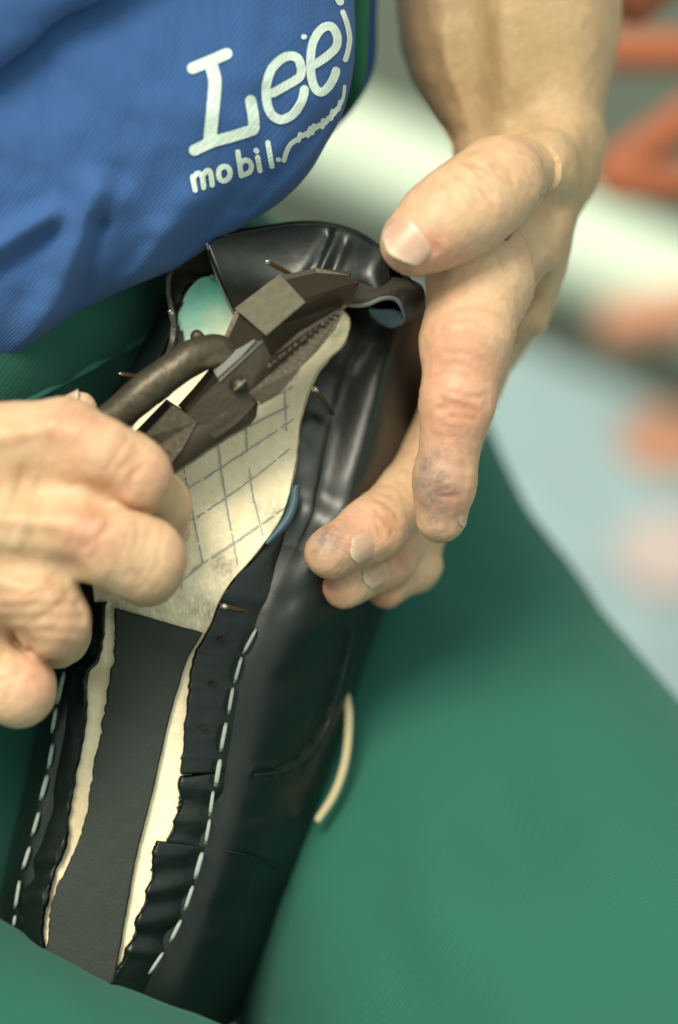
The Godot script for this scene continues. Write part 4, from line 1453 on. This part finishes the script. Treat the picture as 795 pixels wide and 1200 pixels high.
func stitches(sh: Node3D) -> void:
	var s := [
		[300, 738, 285, 766, -12.4, 3.6], [283, 771, 275, 800, -12.2, 3.6], [273, 807, 268, 836, -12, 3.8], [265, 848, 259, 880, -12, 4.4], [258, 891, 253, 921, -12, 5.2], [250, 928, 246, 956, -12.2, 3.8],
		[246, 961, 241, 989, -12.6, 3.8], [237, 1000, 229, 1029, -11.6, 5.2], [226, 1039, 217, 1066, -12, 4.2], [212, 1079, 200, 1103, -13.4, 4.2], [191, 1117, 175, 1141, -15, 3.6],
		[79, 768, 75, 783, -16, 3.2], [75, 788, 67, 824, -16.6, 5.0], [66, 830, 61, 858, -16.8, 4.2], [62, 872, 57, 900, -16.6, 4.4], [56, 908, 48, 937, -17.2, 5.0], [46, 952, 38, 979, -17.4, 4.2], [35, 993, 27, 1018, -18, 4.2], [23, 1033, 18, 1064, -19, 3.8], [18, 1073, 16, 1086, -20, 3.4],
	]
	for q in s:
		var m := mb()
		var a := V(q[0], q[1], q[4])
		var b := V(q[2], q[3], q[4])
		add_tube(m, [a - V(0, 0, 1.2), a.lerp(b, 0.15) + V(0, 0, 0.5), a.lerp(b, 0.5) + V(0, 0, 0.8), a.lerp(b, 0.85) + V(0, 0, 0.5), b - V(0, 0, 1.2)], [q[5] * 0.42, q[5] * 0.54, q[5] * 0.56, q[5] * 0.52, q[5] * 0.4], 8, 14, 0.6)
		commit("stitch", m, M.thread, sh)

func toe(sh: Node3D) -> void:
	# the toe leather stands up round the end of the insole
	var rim := [V(244, 286, -6), V(262, 276, -12), V(300, 270, -20), V(345, 264, -24), V(385, 265, -22), V(420, 276, -18), V(446, 296, -12), V(456, 330, -12)]
	var low := [V(279, 376, -13), V(292, 372, -13), V(312, 366, -14), V(340, 360, -15), V(366, 352, -15), V(392, 350, -15), V(414, 352, -14), V(430, 358, -13)]
	var m := mb()
	add_sheet(m, strip(rim, low, 120, 60, 4.0), 120, 60, 1.4)
	emboss(m, [[V(385, 276, -22), V(362, 322, -22), 1.6, 1.8], [V(394, 276, -22), V(376, 322, -22), 2.0, -1.6], [V(402, 284, -20), V(386, 322, -20), 1.8, 1.4]])
	roughen(m, 0.3, 0.04, 0.04, 0.4)
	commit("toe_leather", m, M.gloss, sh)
	var e := mb()
	add_tube(e, [V(243, 286, -6.5), V(250, 310, -8), V(262, 342, -10), V(278, 376, -12.5)], [1.8, 2.0, 1.8, 1.6], 8, 24)
	commit("cut_edge", e, M.edge, sh)
	var rm := mb()
	add_tube(rm, shifted(rim.slice(1), V(0, 1, -1)), [4, 4.2, 4.2, 4, 4, 4, 3.4], 10, 50)
	commit("rolled_rim", rm, M.leather, sh)
	# outside of the toe, going down behind the rim
	var o := mb()
	add_sheet(o, strip([V(238, 290, -14), V(262, 277, -18), V(300, 271, -24), V(345, 265, -26), V(385, 266, -24), V(420, 277, -20), V(450, 300, -14), V(490, 345, -16)], [V(250, 330, -70), V(270, 310, -74), V(310, 296, -78), V(345, 290, -80), V(385, 292, -78), V(420, 304, -74), V(450, 330, -70), V(480, 370, -66)], 80, 24, 3.0), 80, 24, 1.4)
	commit("toe_wall", o, M.leather, sh)
	# leather lip pulled up by the jaws, its cut edge curling over
	var curl := [V(398, 352, -1), V(412, 358, -2), V(430, 357, -4), V(448, 350, -6), V(462, 350, -8), V(469, 356, -9), V(473, 365, -11), V(474, 373, -13), V(470, 380, -16)]
	var top := [V(400, 322, -12), V(416, 324, -13), V(436, 324, -14), V(456, 324, -15), V(478, 326, -16), V(494, 334, -18), V(499, 346, -19), V(499, 358, -21), V(496, 370, -23)]
	var c := mb()
	add_sheet(c, strip(top, curl, 90, 26, 2.5), 90, 26, 1.5)
	roughen(c, 0.3, 0.1, 0.1, 0.4)
	commit("pulled_lip", c, M.brown, sh)
	var ce := mb()
	add_tube(ce, shifted(curl, V(0, 0, 0.2)), [2.6, 2.6, 2.8, 2.8, 2.8, 2.8, 2.4, 2.0], 8, 50)
	var un := mb()
	add_sheet(un, strip([V(470, 380, -16), V(460, 385, -18), V(446, 380, -19), V(434, 370, -19)], [V(472, 366, -15), V(462, 362, -16), V(448, 362, -16), V(432, 362, -15)], 24, 8, 0.5), 24, 8, 1.0)
	commit("lip_underside", un, M.lining, sh)
	commit("cut_edge", ce, M.edge, sh)
	# the other side of the toe, seen left of the pincers
	var l := mb()
	add_sheet(l, strip([V(246, 284, -16), V(222, 290, -18), V(204, 308, -20), V(200, 340, -20), V(206, 382, -18), V(196, 420, -18), V(160, 470, -20)], [V(262, 330, -34), V(244, 330, -30), V(220, 336, -27), V(211, 360, -24), V(211, 392, -21), V(208, 440, -18), V(176, 484, -19)], 80, 16, -2.0), 80, 16, 1.3)
	emboss(l, [[V(210, 310, -20), V(240, 318, -24), 2.0, -1.5], [V(214, 330, -20), V(240, 330, -24), 2.0, 1.2]])
	roughen(l, 0.6, 0.1)
	commit("side_lip", l, M.brown, sh)

func tack(sh: Node3D, a: Vector3, b: Vector3, head: float, shaft: float, m: Material, label := "") -> void:
	var t := mb()
	add_tube(t, [a, a.lerp(b, 0.5), b], [shaft, shaft, shaft * 0.5], 8, 8)
	var o := commit("tack", t, m, sh)
	if label: o.set_meta("label", label)
	if head > 0.0:
		var h := mb()
		var d := (b - a).normalized()
		add_tube(h, [a - d * 1.0 + V(0, 0, 0.4), a + d * 1.2], [head, head], 12, 4, 0.8)
		commit("tack_head", h, M.tack, o)

func tacks(sh: Node3D) -> void:
	tack(sh, V(314, 307, -3), V(346, 324, -14), 3.6, 3.2, M.rust)
	tack(sh, V(370, 457, -11), V(392, 486, -25), 4.2, 2.8, M.rust)
	tack(sh, V(142, 438, -14), V(168, 442, -22), 2.4, 2.6, M.rust)
	tack(sh, V(264, 711, -6.5), V(288, 716, -13), 4.6, 3.4, M.rust)
	tack(sh, V(200, 366, -14), V(206, 388, -20), 3.2, 3.0, M.edge)
	for p in [V(261, 750, -9.4), V(251, 802, -9.8), V(240, 853, -10)]:
		var h := mb()
		add_tube(h, [p + V(-2, 0, 0), p + V(2, 0.4, 0)], [3.2, 3.2], 10, 4, 0.3)
		commit("tack_hole", h, M.hole, sh)

# ------------------------------------------------------------------ the lasting pincers
func pincers() -> void:
	var pn := thing("pincers", "worn brown iron lasting pincers with a square hammer block gripping the leather", "pincers", W(mm(V(290, 430, 8))))
	# upper jaw with the hammer block
	var f := [V(262, 446, 16), V(312, 391, 16), V(355, 355, 15), V(396, 341, 11), V(418, 333, 6), V(410, 349, 5), V(404, 358, 5), V(352, 391, 10), V(316, 424, 12), V(300, 448, 13), V(282, 462, 14)]
	var b := [V(250, 432, 6), V(281, 363, 4), V(330, 327, 3), V(370, 318, 0), V(408, 321, 0), V(404, 338, -2), V(396, 346, -2), V(340, 376, 0), V(304, 410, 2), V(288, 434, 3), V(268, 448, 4)]
	var m := mb()
	add_block(m, f, b, 1.1)
	commit("upper_jaw", m, M.shaded_iron, pn, true)
	# the bright worn face of the hammer
	var h := mb()
	add_block(h, [V(312, 388, 18), V(353, 353, 17), V(328, 326, 6), V(280, 362, 7)], [V(313, 393, 12), V(353, 359, 11), V(333, 335, 2), V(287, 369, 2)], 1.2)
	commit("hammer_face", h, M.bright, pn, true)
	var j := mb()
	add_block(j, [V(258, 445, 18.5), V(306, 400, 18.5), V(288, 398.5, 8.6), V(250, 431, 8.6)], [V(262, 449, 16), V(308, 405, 16), V(292, 404, 8), V(254, 436, 8)], 0.5)
	commit("sheen_shoulder", j, M.shine, pn, true)  # shoulder face lightened to stand for its sheen
	# lower jaw
	var lj := mb()
	add_block(lj, [V(296, 460, 19), V(307, 470, 19), V(326, 458, 18), V(344, 440, 17), V(350, 428, 16), V(370, 408, 13.5), V(390, 384, 11), V(405, 360, 7), V(352, 393, 13), V(326, 418, 17), V(306, 440, 18.6)], [V(286, 448, 8), V(296, 458, 8), V(316, 446, 7), V(334, 428, 6), V(340, 416, 6), V(360, 396, 4), V(382, 374, 2), V(398, 352, 0), V(342, 380, 4), V(316, 406, 6), V(296, 428, 7.5)], 1.0)
	commit("lower_jaw", lj, M.shaded_iron, pn, true)
	# gripping teeth along the bite
	for k in 15:
		var t := 0.05 + 0.93 * (k + rng.randf_range(-0.25, 0.25)) / 14.0
		var p := V(311, 432, 19.6).lerp(V(404, 359, 8.8), t)
		var tm := mb()
		var u := V(2.1, -1.7, 0) * rng.randf_range(0.6, 1.0)
		var w := V(1.0, 1.4, 0) * rng.randf_range(0.5, 1.1)
		var q := [p - u - w * 0.6, p + u * 0.4 - w, p + u, p + u * 0.2 + w, p - u + w * 0.5]
		add_block(tm, q, shifted(q, V(-3, -3, -5)), 0.2)
		commit("tooth", tm, M.shaded_iron if k % 5 else M.iron, pn, true)
	# handles
	var uh := mb()
	add_tube(uh, [V(270, 417, 6), V(250, 411, 9), V(224, 420, 12), V(190, 443, 14), V(154, 472, 14), V(112, 508, 12), V(40, 566, 8), V(-30, 620, 4)], [17, 20, 21.5, 21.5, 21, 20.5, 20, 19], 24, 70)
	roughen(uh, 0.4, 0.08)
	commit("upper_handle", uh, M.iron, pn)
	var lh := mb()
	var lhf := [V(258, 446, 18), V(306, 401, 18), V(316, 424, 17), V(300, 466, 17), V(276, 492, 16.5), V(252, 510, 16), V(222, 486, 16), V(240, 468, 17)]
	add_block(lh, lhf, shifted(lhf, V(-9, -11, -10)), 1.1)
	commit("joint", lh, M.shaded_iron, pn, true)
	var lb := mb()
	add_tube(lb, [V(272, 474, 12), V(250, 492, 12.5), V(222, 514, 12), V(190, 538, 11), V(150, 568, 9), V(100, 606, 6)], [33, 28, 25, 23, 22, 20], 10, 40, 0.62)
	roughen(lb, 0.3, 0.1)
	commit("lower_handle", lb, M.shaded_iron, pn)
	var stp := mb()
	add_block(stp, [V(204, 480, 17), V(226, 495, 17), V(210, 522, 16.6), V(194, 543, 16), V(140, 590, 13), V(118, 566, 13), V(170, 518, 16)], [V(196, 473, 7), V(218, 487, 7), V(202, 514, 7), V(186, 535, 6), V(132, 582, 3), V(110, 558, 3), V(162, 510, 6)], 1.3)
	commit("handle_grip", stp, M.iron, pn, true)
	# rivet, the painted glint of its groove, and the knob beneath the handle
	var rv := mb()
	add_tube(rv, [V(277, 448, 15), V(280.5, 451.5, 19.2)], [11, 9.5], 20, 5)
	var rivet := commit("rivet", rv, M.shaded_iron, pn)
	var sl := mb()
	add_tube(sl, [V(275, 457, 20.6), V(281, 451.5, 21.2), V(287, 446, 20.6)], [1.6, 2.0, 1.6], 8, 8)
	commit("slot_glint", sl, M.bright, rivet)
	var kn := mb()
	add_tube(kn, [V(234, 402, 2), V(231, 394, 6)], [10, 8], 16, 5)
	commit("knob", kn, M.iron, pn)
